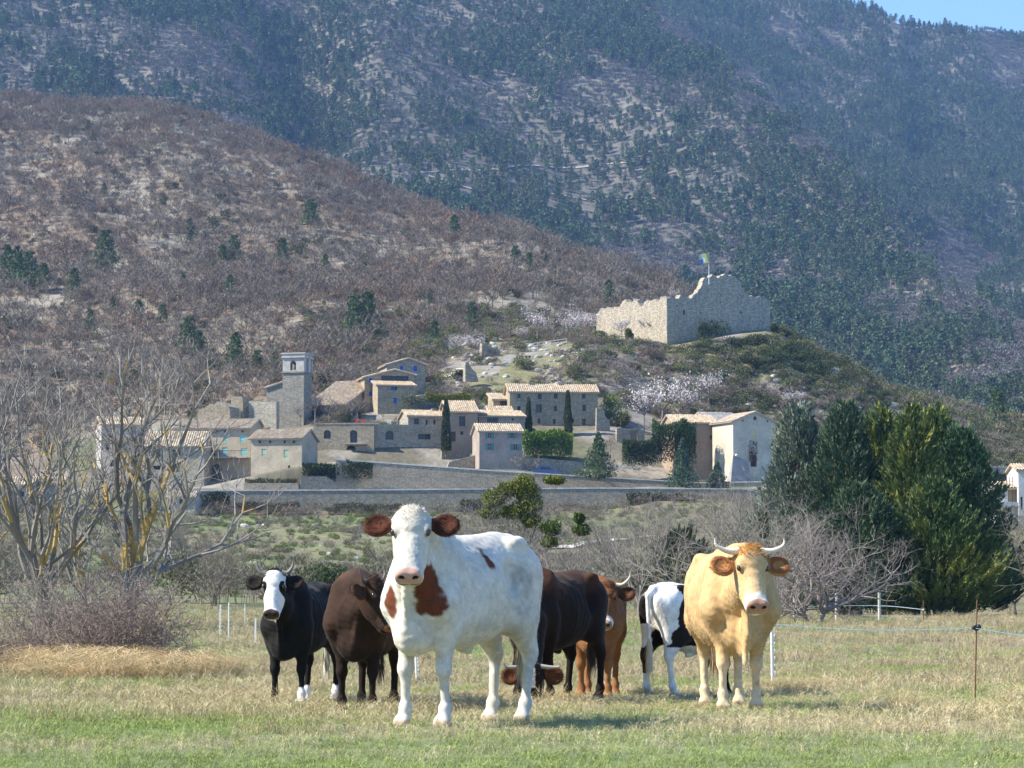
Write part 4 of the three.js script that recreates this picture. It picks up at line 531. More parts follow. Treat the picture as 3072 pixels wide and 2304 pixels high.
tree('walnut_tree', 'large bare walnut with orange lichen on its forked limbs', 'walnut tree', 405, 86, grow(3, { h: 8.4, trunk: 2.2, r0: .25, limbs: 7, kids: [6, 5, 2], lens: [.62, .27, .12, .05], tilt: [.55, .65, .8, .7], ...WAL, forks: 2 }), .5, 'lichen covered walnuts', 1.06);
tree('walnut_tree', 'bare lichen spotted walnut at the picture edge behind the thorn thicket', 'walnut tree', 140, 88, grow(8, { h: 8.2, trunk: 2.1, r0: .24, limbs: 7, kids: [6, 5, 2], lens: [.62, .27, .12, .05], tilt: [.58, .65, .8, .7], ...WAL, forks: 2 }), 2.2, 'lichen covered walnuts', 1.04);
tree('walnut_tree', 'slimmer pale barked walnut between the two big walnuts', 'walnut tree', 262, 96, grow(12, { h: 7.4, trunk: 2, r0: .13, limbs: 7, kids: [6, 5, 2], lens: [.55, .27, .12, .05], tilt: [.5, .75, .8, .7], ...WAL }), 1.2, 'lichen covered walnuts');
tree('walnut_tree', 'half hidden walnut leaning out of the picture edge', 'walnut tree', -60, 92, grow(15, { h: 7.5, trunk: 2, r0: .15, limbs: 7, kids: [6, 5, 2], lens: [.6, .27, .12, .05], tilt: [.7, .75, .8, .7], ...WAL }), .3, 'lichen covered walnuts');
const GR = { k: [.25, .22, .195] };
tree('bare_tree', 'small leafless tree with straight trunk at the field edge behind the red cow', 'bare tree', 1912, 128, grow(21, { h: 6.2, trunk: 1.5, r0: .13, limbs: 11, kids: [7, 5, 3], lens: [.56, .2, .1, .05], tilt: [.45, .5, .7, .7], up: .3, ...GR }), 0);
tree('bare_tree', 'dense purple grey thorn tree right behind the tan cow', 'bare tree', 2440, 104, grow(31, { h: 5.3, trunk: 1.2, r0: .15, limbs: 12, kids: [9, 6, 3], lens: [.52, .25, .13, .06], tilt: [.95, .9, .9, .8], up: .16, k: [.27, .225, .205], forks: 2, kink: .4 }), 0);
tree('bare_tree', 'wide tangled bare tree with hanging twigs between the red cow and the cypresses', 'bare tree', 2235, 126, grow(41, { h: 7.4, trunk: 1.6, r0: .17, limbs: 11, kids: [8, 7, 3], lens: [.52, .25, .12, .05], tilt: [.85, .85, .9, .8], up: .15, k: [.27, .24, .20], forks: 2, kink: .4 }), 2);
tree('bare_tree', 'bare orchard tree with yellow mistletoe balls above the white cow', 'bare tree', 1540, 148, grow(51, { h: 7.6, trunk: 2, r0: .13, limbs: 9, kids: [8, 6, 3], lens: [.5, .24, .11, .05], tilt: [.55, .7, .8, .8], forks: 3, ...GR }), 1);
tree('bare_tree', 'second mistletoe tree, low and spreading, over the dark grazing cow', 'bare tree', 1680, 142, grow(61, { h: 5.2, trunk: 1.2, r0: .12, limbs: 9, kids: [8, 7, 3], lens: [.6, .25, .11, .05], tilt: [1, .8, .8, .8], up: .2, forks: 2, ...GR }), 1);
{ const balls = [[1480, 1495, 34, 60], [1520, 1470, 30, 50], [1572, 1462, 46, 75], [1585, 1510, 44, 80], [1592, 1560, 30, 45], [1545, 1535, 36, 40], [1660, 1440, 34, 25], [1475, 1540, 40, 40], [1652, 1585, 32, 50], [1737, 1555, 17, 28], [1745, 1590, 24, 32], [1648, 1625, 24, 35]], place = ['highest on the left bough', 'above the white cow neck', 'top of the main clump', 'heart of the main clump', 'under the main clump', 'low between two boughs', 'on the outer twig by the road wall', 'lowest toward the white cow', 'dark round one on the low tree', 'small upper one of the pair', 'dark lower one of the pair', 'hanging low beside the trunk'];
  balls.forEach(([x, y, w, h], i) => { const d = i > 7 ? 142 : 148, R = rng(900 + i), g = new GB(), m = mpp(d), K = i > 7 && i !== 11 ? [.085, .12, .025] : [.15, .165, .03]; for (let k = 0; k < 2300; k++) { const a = R() * 6.28, b = Math.acos(2 * R() - 1), q = pow(R(), .4), lump = .6 + .8 * noise(a * 1.3 + i * 9, b * 1.7, i * 3); g.leaf(sin(b) * cos(a) * w * m * q * lump, cos(b) * h * .5 * m * q * lump, sin(b) * sin(a) * w * m * q * lump, .15, R, vary(K, R, .35)); } solo('mistletoe', g.geo(), leafmat, `green mistletoe ball in the bare orchard tree, ${place[i]}`, 'mistletoe', at(x, y, d), 'mistletoe balls'); }); }
// grey scrub and bushes between meadow and village
const MIDK = [[.19, .16, .125], [.16, .145, .10], [.23, .20, .16], [.175, .13, .105]];
const thickets = [1, 2, 3, 4, 5].map((s) => bareShape(200 + s, 3.2, { stems: s % 2 ? 6 : 4, n: 340, tw: .024, k: MIDK[s % 4], spread: .8, trunkR: .016 }));
const midTrees = [1, 2, 3].map((s) => grow(220 + s, { h: 7.5, trunk: 1.9, r0: .12, limbs: 9, kids: [6, 4, 1], o_min: .009, lens: [.46, .22, .11, .05], tilt: [.7, .75, .8, .8], up: .22, k: MIDK[s], kink: .35, forks: s === 2 ? 3 : 1 }));
{ const R = rng(77), T = [[1330, 230, 1], [1420, 190, .9], [1455, 250, 1.2], [1800, 300, 1], [1860, 250, 1.1], [1765, 200, .95], [1980, 330, 1.1], [2040, 300, 1.1], [2110, 240, 1.1], [2190, 200, 1], [2090, 180, .9], [2290, 170, .95], [1990, 190, .85], [1600, 330, .9], [1720, 340, 1], [1510, 360, .9], [2210, 360, 1], [2130, 390, .8], [1590, 405, .7], [1530, 412, .8], [1640, 415, .6], [3040, 155, .95], [3090, 135, 1], [2985, 175, .8], [520, 170, .8], [640, 165, .75], [700, 190, .7], [30, 190, .9], [-20, 150, 1], [110, 240, 1], [330, 260, .8], [1190, 200, .55], [1090, 180, .6], [620, 330, .6], [560, 300, .7], [2600, 240, 1], [2750, 260, 1]];
  const words = ['beside the orchard path', 'on the slope under the road wall', 'near the mistletoe trees', 'below the young cedars', 'among the tangle under the villa', 'at the meadow edge', 'under the lower wall', 'next to the cypress clump', 'behind the walnuts'];
  T.forEach(([x, d, s], i) => { const near = x > 2900 ? 7 : x < 720 ? 8 : d < 200 ? 5 : x < 1560 ? 2 : x > 2060 ? 4 : d > 320 ? 1 : 0; tree('slope_tree', `leafless grey tree ${words[near]}, ${s > 1 ? 'tall' : s > .85 ? 'middling' : 'small'} and ${['bushy', 'upright', 'spreading', 'forked', 'twiggy'][i % 5]} ${d > 250 ? 'further off' : 'nearer'}`, 'bare tree', x, d, midTrees[i % 3], i * 1.9, 'leafless trees on the valley slope', s); });
  const B = []; for (let i = 0; i < 400; i++) { const d = mix(158, 428, pow(R(), 1.3)), u = -150 + 3400 * R(); const open = (u > 650 && u < 1420 && d > 230) || (u > 1900 && u < 2150 && d > 385); if (open && R() < .75) continue; if (u > 1700 && u < 2200 && R() < .4) continue; B.push([u, d, .6 + .8 * R() * (d < 200 ? .8 : 1)]); }
  B.slice(0, 290).forEach(([u, d, s], i) => tree('thicket', `${['olive grey', 'pale grey', 'dark reddish', 'slender brown', 'many stemmed brown'][i % 5]} leafless thicket ${u < 640 ? 'behind the walnuts' : u < 1420 ? 'below the church end of the village' : u < 1960 ? 'under the road wall' : u < 2300 ? 'below the ivy house' : 'around the cypress clump'}, ${d < 230 ? 'near the meadow' : 'near the wall'}`, 'thicket', u, d, thickets[i % 5], R() * 6.28, 'thickets on the valley slope', s));
  [[560, 172, 1.1], [655, 168, 1.2], [770, 175, .95], [850, 180, .9], [930, 190, .9], [1010, 185, 1], [1110, 182, .9], [1190, 186, .8], [700, 200, 1.1], [1330, 170, 1], [1270, 175, .8]].forEach(([u, d, s], i) => tree('hedge_bush', ['olive broom bush', 'dense grey bush', 'brown twiggy bush'][i % 3] + ' at the far meadow edge, ' + ['behind the walnut trunk', 'tallest beside the walnut', 'above the black cow horns', 'behind the black cow back', 'between black and brown cows', 'behind the brown cow', 'by the white cow ear', 'right by the white cow neck', 'set back by the rocks', 'under the mistletoe tree', 'close to the white cow back'][i], 'bush', u, d, i % 3 === 0 ? bushShape(300 + i, 4.2, 3.2, 2600, [.14, .145, .075], .2, .8, 9) : thickets[i % 5], i, 'bushes at the meadow edge', s)); }
[[945, 1262, 1.0, 'twiggy bare tree against the church tower'], [985, 1268, .9, 'bare grey tree below the church roof'], [1030, 1262, 1.0, 'bare tree between church and blue shuttered house'], [1072, 1258, .8, 'small bare tree at the corner of the blue shuttered house'], [900, 1275, .7, 'bare shrub at the tower foot'], [1010, 1275, .6, 'low bare tree behind the roof terrace'], [1150, 1268, .5, 'little bare tree above the terrace chairs'], [800, 1278, .55, 'bare shrub left of the church wall'], [1790, 1390, .8, 'bare tree beside the broad young cedar'], [1830, 1360, .7, 'bare tree in front of the stepped ruin'], [1550, 1425, .8, 'bare roadside tree before the teal shuttered house'], [1600, 1428, .75, 'bare roadside tree near the blue car']].forEach(([x, y, s, l], i) => { const p = at(x, y, i < 8 ? 472 + (i % 3) * 3 : i < 10 ? 462 : 446); const o = solo('village_tree', bareShape(830 + i, 5.4, { n: 520, tw: .022, k: [.22, .185, .155], spread: .85, trunkR: .02, stems: i % 3 === 2 ? 4 : 1 }), vmat, l, 'bare tree', p, 'bare trees in the village'); o.scale.setScalar(s); });
const ivyTrunk = (x, y0, y1, d, w, l) => { const R = rng(x), g = new GB(), a = at(x, y1, d), hm = (y1 - y0) * mpp(d); for (let i = 0; i < 3200; i++) { const f = R(), t = R() * 6.28, r = w * (1 - .5 * f) * (.6 + .7 * noise(f * 6, t * 2, x)); g.leaf(cos(t) * r, f * hm, sin(t) * r, .16, R, vary([.05, .08, .03], R, .35)); } solo('ivy_column', g.geo(), leafmat, l, 'ivy', a); };
ivyTrunk(2292, 1540, 1850, 125, .35, 'dark ivy climbing the trunk behind the tan cow horn');  solo('evergreen_bush', bushShape(655, 3.4, 2.7, 3600, [.06, .085, .035], .17, .7, 9), leafmat, 'dark evergreen bush behind the brown cow', 'bush', onGround(985, 176));
function plumeShape(seed, h, r, k, tip, n = 980) {                // conifer of feathery upswept sprays
  const R = rng(seed), g = new GB();
  for (let i = 0; i < n; i++) {
    const f = pow(R(), 1.15), a = R() * 6.28, env = r * min(1, .55 + f * 4) * pow(1 - f, .72) * (.62 + .75 * noise(a * 1.5 + seed, f * 6, seed)), in_ = 1 - .5 * R() * R(), rr = env * in_, y0 = h * (.045 + .915 * f);
    const up = .45 + .5 * f + .3 * R(), o = 1 - .5 * f, L = (.75 + .8 * R()) * (1.05 - .45 * f), dl = hypot(o, up), dx = cos(a) * o / dl, dy = up / dl, dz = sin(a) * o / dl, x0 = cos(a) * rr, z0 = sin(a) * rr;
    const kk = vary(tip && noise(a * 2.6 + seed * 3, f * 8, seed) > .66 ? tip : k, R, .3);
    for (let j = 0; j < 40; j++) { const q = R(), w = .24 * (1.05 - q), x = x0 + dx * L * q + (R() - .5) * w * 2, y = y0 + dy * L * q + (R() - .5) * w * 2, z = z0 + dz * L * q + (R() - .5) * w * 2, s = .15 + .13 * R(), t = R() * 6.28, ww = s * .22; g.tri([x - ww * cos(t), y, z - ww * sin(t)], [x + ww * cos(t), y, z + ww * sin(t)], [x + (dx + (R() - .5) * .9) * s, y + (dy + (R() - .5) * .9) * s, z + (dz + (R() - .5) * .9) * s], vary(kk, R, .16)); }
  }
  return g.geo();
}
// cypress clump at the right
{ const T = [[2395, 150, 1222, 185, [.20, .235, .175], null, 'blue green cypress at the near end of the clump, facing the villa'], [2537, 147, 1218, 165, [.10, .145, .085], null, 'pointed dark cypress second in the clump'], [2643, 152, 1234, 150, [.12, .165, .065], [.30, .31, .07], 'cypress with a bright yellow spire'], [2732, 145, 1233, 165, [.125, .165, .055], [.28, .295, .075], 'cypress streaked with yellow green down its front'], [2808, 151, 1230, 160, [.135, .18, .06], [.26, .285, .08], 'full green cypress near the far side of the clump'], [2885, 148, 1290, 165, [.085, .14, .07], null, 'darkest and outermost cypress, beside the stone arches'], [2570, 140, 1480, 190, [.085, .13, .07], null, 'lower dark cypress spilling forward in the middle of the clump'], [2800, 141, 1460, 200, [.105, .15, .055], [.25, .275, .075], 'low forward cypress with yellow sprays near the rusty stake']];
  T.forEach(([x, d, top, hw, k, tip, l], i) => { const p = onGround(x, d), hm = at(x, top, d).y - p.y, g = group('cypress_tree', l, 'cypress', p, 'cypress clump'), t = new GB(), R = rng(i + 5); for (let s = 0; s < 4; s++) { const a = R() * 6.28; t.rod([cos(a) * .3, -.2, sin(a) * .3], [cos(a) * .9, hm * .4, sin(a) * .9], .13, .07, 6, [.10, .08, .065]); } t.rod([0, -.2, 0], [0, hm * .9, 0], .2, .04, 6, [.10, .08, .065]); part('trunk', t.geo(), vmat, g); part('crown', plumeShape(700 + i, hm, hw * mpp(d), k, tip), leafmat, g); }); }
// ---------------------------------------------------------------- scrub on the castle knoll
{ const R = rng(606), bare = [[], [], []], ev = [[], []], rock = [[], []];
  const bareG = [1, 2, 3].map((s) => bareShape(240 + s, 2.4, { stems: 6, n: 420, tw: .022, k: [[.26, .225, .19], [.22, .175, .14], [.21, .20, .14]][s - 1], spread: .9, trunkR: .016 })), evG = [1, 2].map((s) => bushShape(250 + s, 3, 2.2, 620, s === 1 ? [.085, .10, .045] : [.15, .155, .06], .26)), rockG = [1, 2].map((s) => { const g = new THREE.IcosahedronGeometry(.5, 1), p = g.attributes.position; for (let i = 0; i < p.count; i++) { const f = .7 + .6 * noise(p.getX(i) * 3 + s * 9, p.getY(i) * 3, p.getZ(i) * 3); p.setXYZ(i, p.getX(i) * f * 1.4, p.getY(i) * f * .8, p.getZ(i) * f * 1.2); } g.computeVertexNormals(); return g; });
  for (let i = 0; i < 11000; i++) {
    const d = mix(446, 640, R()), u = mix(900, 3400, R()), x = (u - CX) / FPX * d, y = hillH(x, d), py = HORIZON - (y - EYE) / d * FPX; if (d < 466 && u < 2360) continue; if (u < 1320 && d < 512) continue; if (u > 1290 && u < 1960 && d < 492) continue; if (u > 1780 && u < 2330 && d > 543 && d < 580) continue; if (u > 1960 && u < 2350 && d < 470) continue;
    const n = fbm(x / 9 + 50, d / 9, 0, 3), open = u > 1330 && u < 1720 && py > 1030 && py < 1190 ? .8 : .12, f = .75 + .5 * R(); if (R() < open) { if (R() < .25) rock[floor(R() * 2)].push([x, y, -d, .4 + .9 * R(), R() * 6.28, f, f, f * .97]); continue; }
    const right = sstep(2150, 2450, u); if (R() < .07) rock[floor(R() * 2)].push([x, y, -d, .3 + .9 * R(), R() * 6.28, f, f, f * .97]);
    else if (R() < .3 + .4 * right * sstep(.4, .55, n) + .45 * sstep(2020, 2120, u) * sstep(2600, 2450, u) * sstep(1170, 1120, py)) ev[R() < (right ? .85 : .5) ? 0 : 1].push([x, y - .1, -d, .5 + .8 * R(), R() * 6.28, f, f, f]); else bare[floor(R() * 3)].push([x, y, -d, .55 + .9 * R(), R() * 6.28, f * 1.05, f, f]);
  }
  bareG.forEach((g, j) => instances('knoll_scrub', g, vmat, bare[j], ['bare grey brown scrub on the castle knoll', 'reddish bare scrub on the castle knoll', 'olive twiggy scrub on the castle knoll'][j], 'scrub'));
  evG.forEach((g, j) => instances('knoll_evergreens', g, leafmat, ev[j], ['dark evergreen bushes on the castle knoll', 'yellowish broom bushes on the castle knoll'][j], 'scrub'));
  rockG.forEach((g, j) => instances('knoll_rocks', g, new THREE.MeshStandardMaterial({ color: new THREE.Color().setRGB(.40, .375, .345), roughness: 1 }), rock[j], ['pale loose rocks on the castle knoll', 'flat grey boulders on the castle knoll'][j], 'rocks'));
  // village gardens and the grassy bank
  const V = [[], [], []], G2 = [[], []], rk = [[], []];
  for (let i = 0; i < 900; i++) { const d = mix(466, 512, R()), u = mix(560, 1330, R()), x = (u - CX) / FPX * d, f = .7 + .5 * R(); if (u > 790 && u < 930 && d < 490) continue; if (u > 1085 && u < 1290 && d > 478) continue; if (u > 930 && u < 1230 && d < 474) continue; const y = hillH(x, d); R() < .75 ? V[floor(R() * 3)].push([x, y, -d, .5 + .6 * R(), R() * 6.28, f, f, f]) : G2[floor(R() * 2)].push([x, y, -d, .4 + .5 * R(), R() * 6.28, f, f, f]); }
  for (let i = 0; i < 4200; i++) { const d = mix(180, 427, sqrt(R())), u = mix(-200, 3300, R()), x = (u - CX) / FPX * d, y = H(x, -d), n = fbm(x / 8, d / 10, 0, 3), f = .7 + .5 * R(); if (u > 640 && u < 1200 && d > 270 && R() < .22) (R() < .55) && rk[i % 2].push([x, y, -d, .2 + 1.0 * R() * sstep(.45, .6, n), R() * 6.28, f, f, f]); else if (R() < .5 || (u > 640 && u < 1400 && R() < .35)) G2[i % 2].push([x, y - .25, -d, .18 + .32 * R(), R() * 6.28, f * 1.2, f * 1.35, f]); else V[i % 3].push([x, y, -d, .3 + .5 * R(), R() * 6.28, f, f, f]); }
  for (let i = 0; i < 150; i++) { const u = mix(620, 2350, R()), d = mix(421, 427, R()), x = (u - CX) / FPX * d, f = .8 + .4 * R(); V[i % 3].push([x, H(x, -d), -d, .5 + .5 * R(), R() * 6.28, f, f, f]); }
  bareG.forEach((g, j) => instances('bank_scrub', g, vmat, V[j], ['bare scrub in the village gardens and on the bank', 'reddish bare scrub on the bank below the village', 'olive scrub on the bank below the village'][j], 'scrub'));
  evG.forEach((g, j) => instances('bank_tussocks', g, leafmat, G2[j], ['dark green tussocks on the bank below the village', 'fresh green ground cover on the bank below the village'][j], 'ground cover'));
  rockG.forEach((g, j) => instances('bank_rocks', g, new THREE.MeshStandardMaterial({ color: new THREE.Color().setRGB(.46, .445, .42), roughness: 1 }), rk[j], ['white limestone rubble on the grassy bank', 'pale boulders on the grassy bank'][j], 'rocks')); }
{ const L = [[1800, 1020, 34, 30, [.07, .10, .03], 'round green bush on the terrace in front of the castle flank'], [1888, 1020, 26, 36, [.12, .13, .03], 'yellowish green shrub between the two bare almonds by the castle'], [2150, 1032, 85, 88, [.04, .06, .025], 'dark ivy bush leaning on the castle front'], [2112, 1034, 48, 80, [.045, .065, .03], 'smaller dark bush at the middle of the castle front'], [2322, 1005, 26, 36, [.05, .075, .03], 'dark round bush at the castle outer corner'], [2420, 1100, 90, 60, [.05, .07, .03], 'big dark thicket in the castle shadow'], [2370, 1070, 80, 50, [.045, .065, .03], 'dark bush right under the castle corner'], [1380, 1145, 50, 36, [.055, .075, .03], 'dark green bush at the top of the pale path'], [1455, 1190, 42, 34, [.15, .165, .11], 'silvery olive bush over the middle houses'], [1835, 1265, 70, 90, [.13, .19, .035], 'bright green bush at the end of the long stone house'], [1870, 1285, 60, 70, [.12, .125, .045], 'olive bush behind the stepped ruin'], [1960, 1100, 120, 100, [.20, .155, .12], 'big brown bare bush below the castle terrace'], [2460, 1135, 110, 70, [.045, .065, .03], 'dark thicket below the castle shadow, toward the cypresses'], [2530, 1160, 95, 60, [.06, .075, .035], 'dark thicket furthest down the castle ridge'], [2290, 1045, 85, 45, [.04, .06, .028], 'dark bush hugging the castle foot near its outer corner'], [2220, 1055, 90, 45, [.045, .06, .03], 'dark bush below the middle of the castle front'], [2340, 1105, 110, 60, [.045, .065, .03], 'widest dark thicket under the castle front'], [2240, 1110, 80, 50, [.07, .08, .035], 'olive dark bush on the slope under the castle front']];
  L.forEach(([x, y, w, h, k, l], i) => { const p = i === 2 || i === 3 ? at(x, y, 547) : groundAt(x, y, 470, 640); const m = mpp(-p.z); const o = solo('shrub', i === 11 ? bareShape(266, h * m, { stems: 14, n: 2600, tw: .02, k, spread: 1, trunkR: .012 }) : bushShape(260 + i, w * m * 1.15, h * m, 2400, k, .3, .5, 8), leafmat, l, 'shrub', p, 'shrubs on the castle knoll'); }); }
solo('juniper', plumeShape(777, 3.6, 1.1, [.10, .13, .075], null, 150), leafmat, 'ragged green juniper beside the straight field edge tree', 'juniper', onGround(2040, 129, .2));
// ---------------------------------------------------------------- cattle: smooth bodies meshed from distance fields
class Field {
  constructor(lo, hi, h) { this.lo = lo; this.h = h; this.n = lo.map((l, i) => Math.ceil((hi[i] - l) / h) + 1); this.f = new Float32Array(this.n[0] * this.n[1] * this.n[2]).fill(10); }
  put(lo, hi, k, fn, cut) {
    const { n, h, f } = this, a = lo.map((v, i) => max(0, floor((v - k - .03 - this.lo[i]) / h))), b = hi.map((v, i) => min(n[i] - 1, Math.ceil((v + k + .03 - this.lo[i]) / h)));
    for (let z = a[2]; z <= b[2]; z++) for (let y = a[1]; y <= b[1]; y++) for (let x = a[0]; x <= b[0]; x++) {
      const i = x + n[0] * (y + n[1] * z), d = fn(this.lo[0] + x * h, this.lo[1] + y * h, this.lo[2] + z * h), v = f[i];
      if (cut) { const e = -d, q = max(k - abs(v - e), 0) / k; f[i] = max(v, e) + q * q * k / 4; } else { const q = max(k - abs(v - d), 0) / k; f[i] = min(v, d) - q * q * k / 4; }
    }
  }
  cap(a, b, ra, rb, k = .05, fz = 1) { const e = [b[0] - a[0], b[1] - a[1], b[2] - a[2]], l2 = e[0] ** 2 + e[1] ** 2 + e[2] ** 2 || 1e-9, m = max(ra, rb); this.put([0, 1, 2].map((i) => min(a[i], b[i]) - m), [0, 1, 2].map((i) => max(a[i], b[i]) + m), k, (x, y, z) => { const t = clamp(((x - a[0]) * e[0] + (y - a[1]) * e[1] + (z - a[2]) * e[2]) / l2, 0, 1); return hypot(x - a[0] - t * e[0], y - a[1] - t * e[1], (z - a[2] - t * e[2]) / fz) - mix(ra, rb, t); }); return this; }
  ell(c, r, k = .04, cut = false, rot = null) { const m = max(...r); this.put(c.map((v) => v - m), c.map((v) => v + m), k, (x, y, z) => { let p = [x - c[0], y - c[1], z - c[2]]; if (rot) { const [ax, s, cs] = rot; const [i, j] = ax === 'x' ? [1, 2] : ax === 'y' ? [2, 0] : [0, 1]; const u = p[i] * cs + p[j] * s, v = -p[i] * s + p[j] * cs; p[i] = u; p[j] = v; } const k0 = hypot(p[0] / r[0], p[1] / r[1], p[2] / r[2]), k1 = hypot(p[0] / r[0] ** 2, p[1] / r[1] ** 2, p[2] / r[2] ** 2); return k1 < 1e-6 ? -m : k0 * (k0 - 1) / k1; }, cut); return this; }
  loft(P, k = .05, topw = 1, pow2 = 2) { // P rows: x, top, bottom, half width
    const x0 = P[0][0], x1 = P[P.length - 1][0], ty = max(...P.map((p) => p[1])), by = min(...P.map((p) => p[2])), w = max(...P.map((p) => p[3]));
    this.put([x0, by, -w], [x1, ty, w], k, (x, y, z) => { const X = clamp(x, x0, x1); let i = 1; while (i < P.length - 1 && X > P[i][0]) i++; let t = (X - P[i - 1][0]) / (P[i][0] - P[i - 1][0]); t = t * t * (3 - 2 * t) * .5 + t * .5; const tp = mix(P[i - 1][1], P[i][1], t), bt = mix(P[i - 1][2], P[i][2], t), hw = mix(P[i - 1][3], P[i][3], t), cy = (tp + bt) / 2, hy = (tp - bt) / 2, v = (y - cy) / hy, ww = hw * (v > 0 ? mix(1, topw, min(1, v * v)) : 1), q = pow(pow(abs(v), pow2) + pow(abs(z) / ww, pow2), 1 / pow2); const d = (q - 1) * min(hy, ww), ex = abs(x - X); return ex > 0 ? hypot(max(d, 0), ex) + min(d, 0) * .2 : d; }); return this;
  }
  mesh() { // surface nets
    const { n, h, f, lo } = this, [nx, ny, nz] = n, id = new Int32Array(f.length).fill(-1), P = [], I = [], sx = 1, sy = nx, sz = nx * ny, off = [0, sx, sy, sx + sy, sz, sz + sx, sz + sy, sz + sx + sy], E = [[0, 1], [2, 3], [4, 5], [6, 7], [0, 2], [1, 3], [4, 6], [5, 7], [0, 4], [1, 5], [2, 6], [3, 7]];
    for (let z = 0; z < nz - 1; z++) for (let y = 0; y < ny - 1; y++) for (let x = 0; x < nx - 1; x++) {
      const i = x + sy * y + sz * z; let m = 0; for (let k = 0; k < 8; k++) if (f[i + off[k]] < 0) m |= 1 << k; if (m === 0 || m === 255) continue;
      let a = 0, b = 0, c = 0, q = 0; for (const [u, v] of E) { const s = (m >> u) & 1, t = (m >> v) & 1; if (s === t) continue; const fu = f[i + off[u]], fv = f[i + off[v]], w = fu / (fu - fv); a += mix(u & 1, v & 1, w); b += mix((u >> 1) & 1, (v >> 1) & 1, w); c += mix((u >> 2) & 1, (v >> 2) & 1, w); q++; }
      id[i] = P.length / 3; P.push(lo[0] + (x + a / q) * h, lo[1] + (y + b / q) * h, lo[2] + (z + c / q) * h);
    }
    const quad = (a, b, c, d, s) => { if (a < 0 || b < 0 || c < 0 || d < 0) return; s ? I.push(a, b, c, a, c, d) : I.push(a, c, b, a, d, c); };
    for (let z = 1; z < nz - 1; z++) for (let y = 1; y < ny - 1; y++) for (let x = 1; x < nx - 1; x++) { const i = x + sy * y + sz * z, s = f[i] < 0;
      if (s !== f[i + sx] < 0) quad(id[i - sy - sz], id[i - sz], id[i], id[i - sy], s); if (s !== f[i + sy] < 0) quad(id[i - sx - sz], id[i - sx], id[i], id[i - sz], s); if (s !== f[i + sz] < 0) quad(id[i - sx - sy], id[i - sy], id[i], id[i - sx], s); }
    const g = new THREE.BufferGeometry(); g.setAttribute('position', new THREE.Float32BufferAttribute(P, 3)); g.setIndex(I); g.computeVertexNormals(); return g;
  }
}
const coatMat = new THREE.MeshPhysicalMaterial({ vertexColors: true, roughness: 0.82, specularIntensity: 0.25, sheen: 0.35, sheenRoughness: 0.6, sheenColor: new THREE.Color(0.5, 0.5, 0.5) });
const hairMat = new THREE.MeshStandardMaterial({ vertexColors: true, roughness: 0.9, side: THREE.DoubleSide });
const eyeMat = new THREE.MeshPhysicalMaterial({ color: new THREE.Color().setRGB(.02, .012, .008), roughness: .12, clearcoat: 1 });
function headMesh(o) { // face along +x, forehead toward +y, its right ear toward +z; about 0.52 long
  const F = new Field([-.12, -.26, -.36], [.58, .17, .36], .0078), wd = o.faceW || 1;
  F.loft([[-.055, .05, -.11, .085], [-.01, .09, -.15, .112], [.07, .10, -.175, .118], [.15, .097, -.19, .116], [.22, .088, -.185, .106], [.30, .073, -.165, .090], [.37, .062, -.14, .079], [.43, .056, -.122, .083], [.475, .05, -.112, .088], [.505, .04, -.102, .082], [.522, .015, -.082, .056]].map(([x, t, b, w]) => [x, t, b, w * wd]), .02, .86, 2.35);
  for (const s of [1, -1]) {
    F.ell([.135, .062, s * .09 * wd], [.05, .022, .03], .035); F.ell([.168, .048, s * .128 * wd], [.032, .024, .022], .014, true);
    F.ell([.49, .012, s * .048], [.032, .034, .034], .03); F.ell([.523, .014, s * .046], [.018, .017, .015], .012, true); F.ell([.25, -.10, s * .07], [.1, .06, .035], .05); F.ell([.36, -.1, s * .055], [.08, .03, .03], .03);
    const dr = o.earDroop ?? .25, ey = -.005, ex = .045 + dr * .08; // ears: cupped blades held out to the side
    F.cap([.035, -.02, s * .09 * wd], [ex, ey - .01, s * (.155 + (wd - 1) * .1)], .036, .034, .03); const ez = .218 + (wd - 1) * .1; F.ell([ex + dr * .07, ey - .008, s * ez], [.094, .034, .098], .02, false, ['y', sin(-s * dr), cos(dr)]); F.ell([ex + dr * .075, ey + .034, s * (ez + .004)], [.072, .036, .076], .012, true, ['y', sin(-s * dr), cos(dr)]);
  }
  F.ell([.505, -.06, 0], [.04, .005, .08], .008, true); F.ell([.455, -.105, 0], [.05, .03, .045], .03); F.ell([.03, .088, 0], [.06, .035, .07], .05); F.ell([.10, .092, 0], [.07, .022, .07], .04);
  return F.mesh();
}
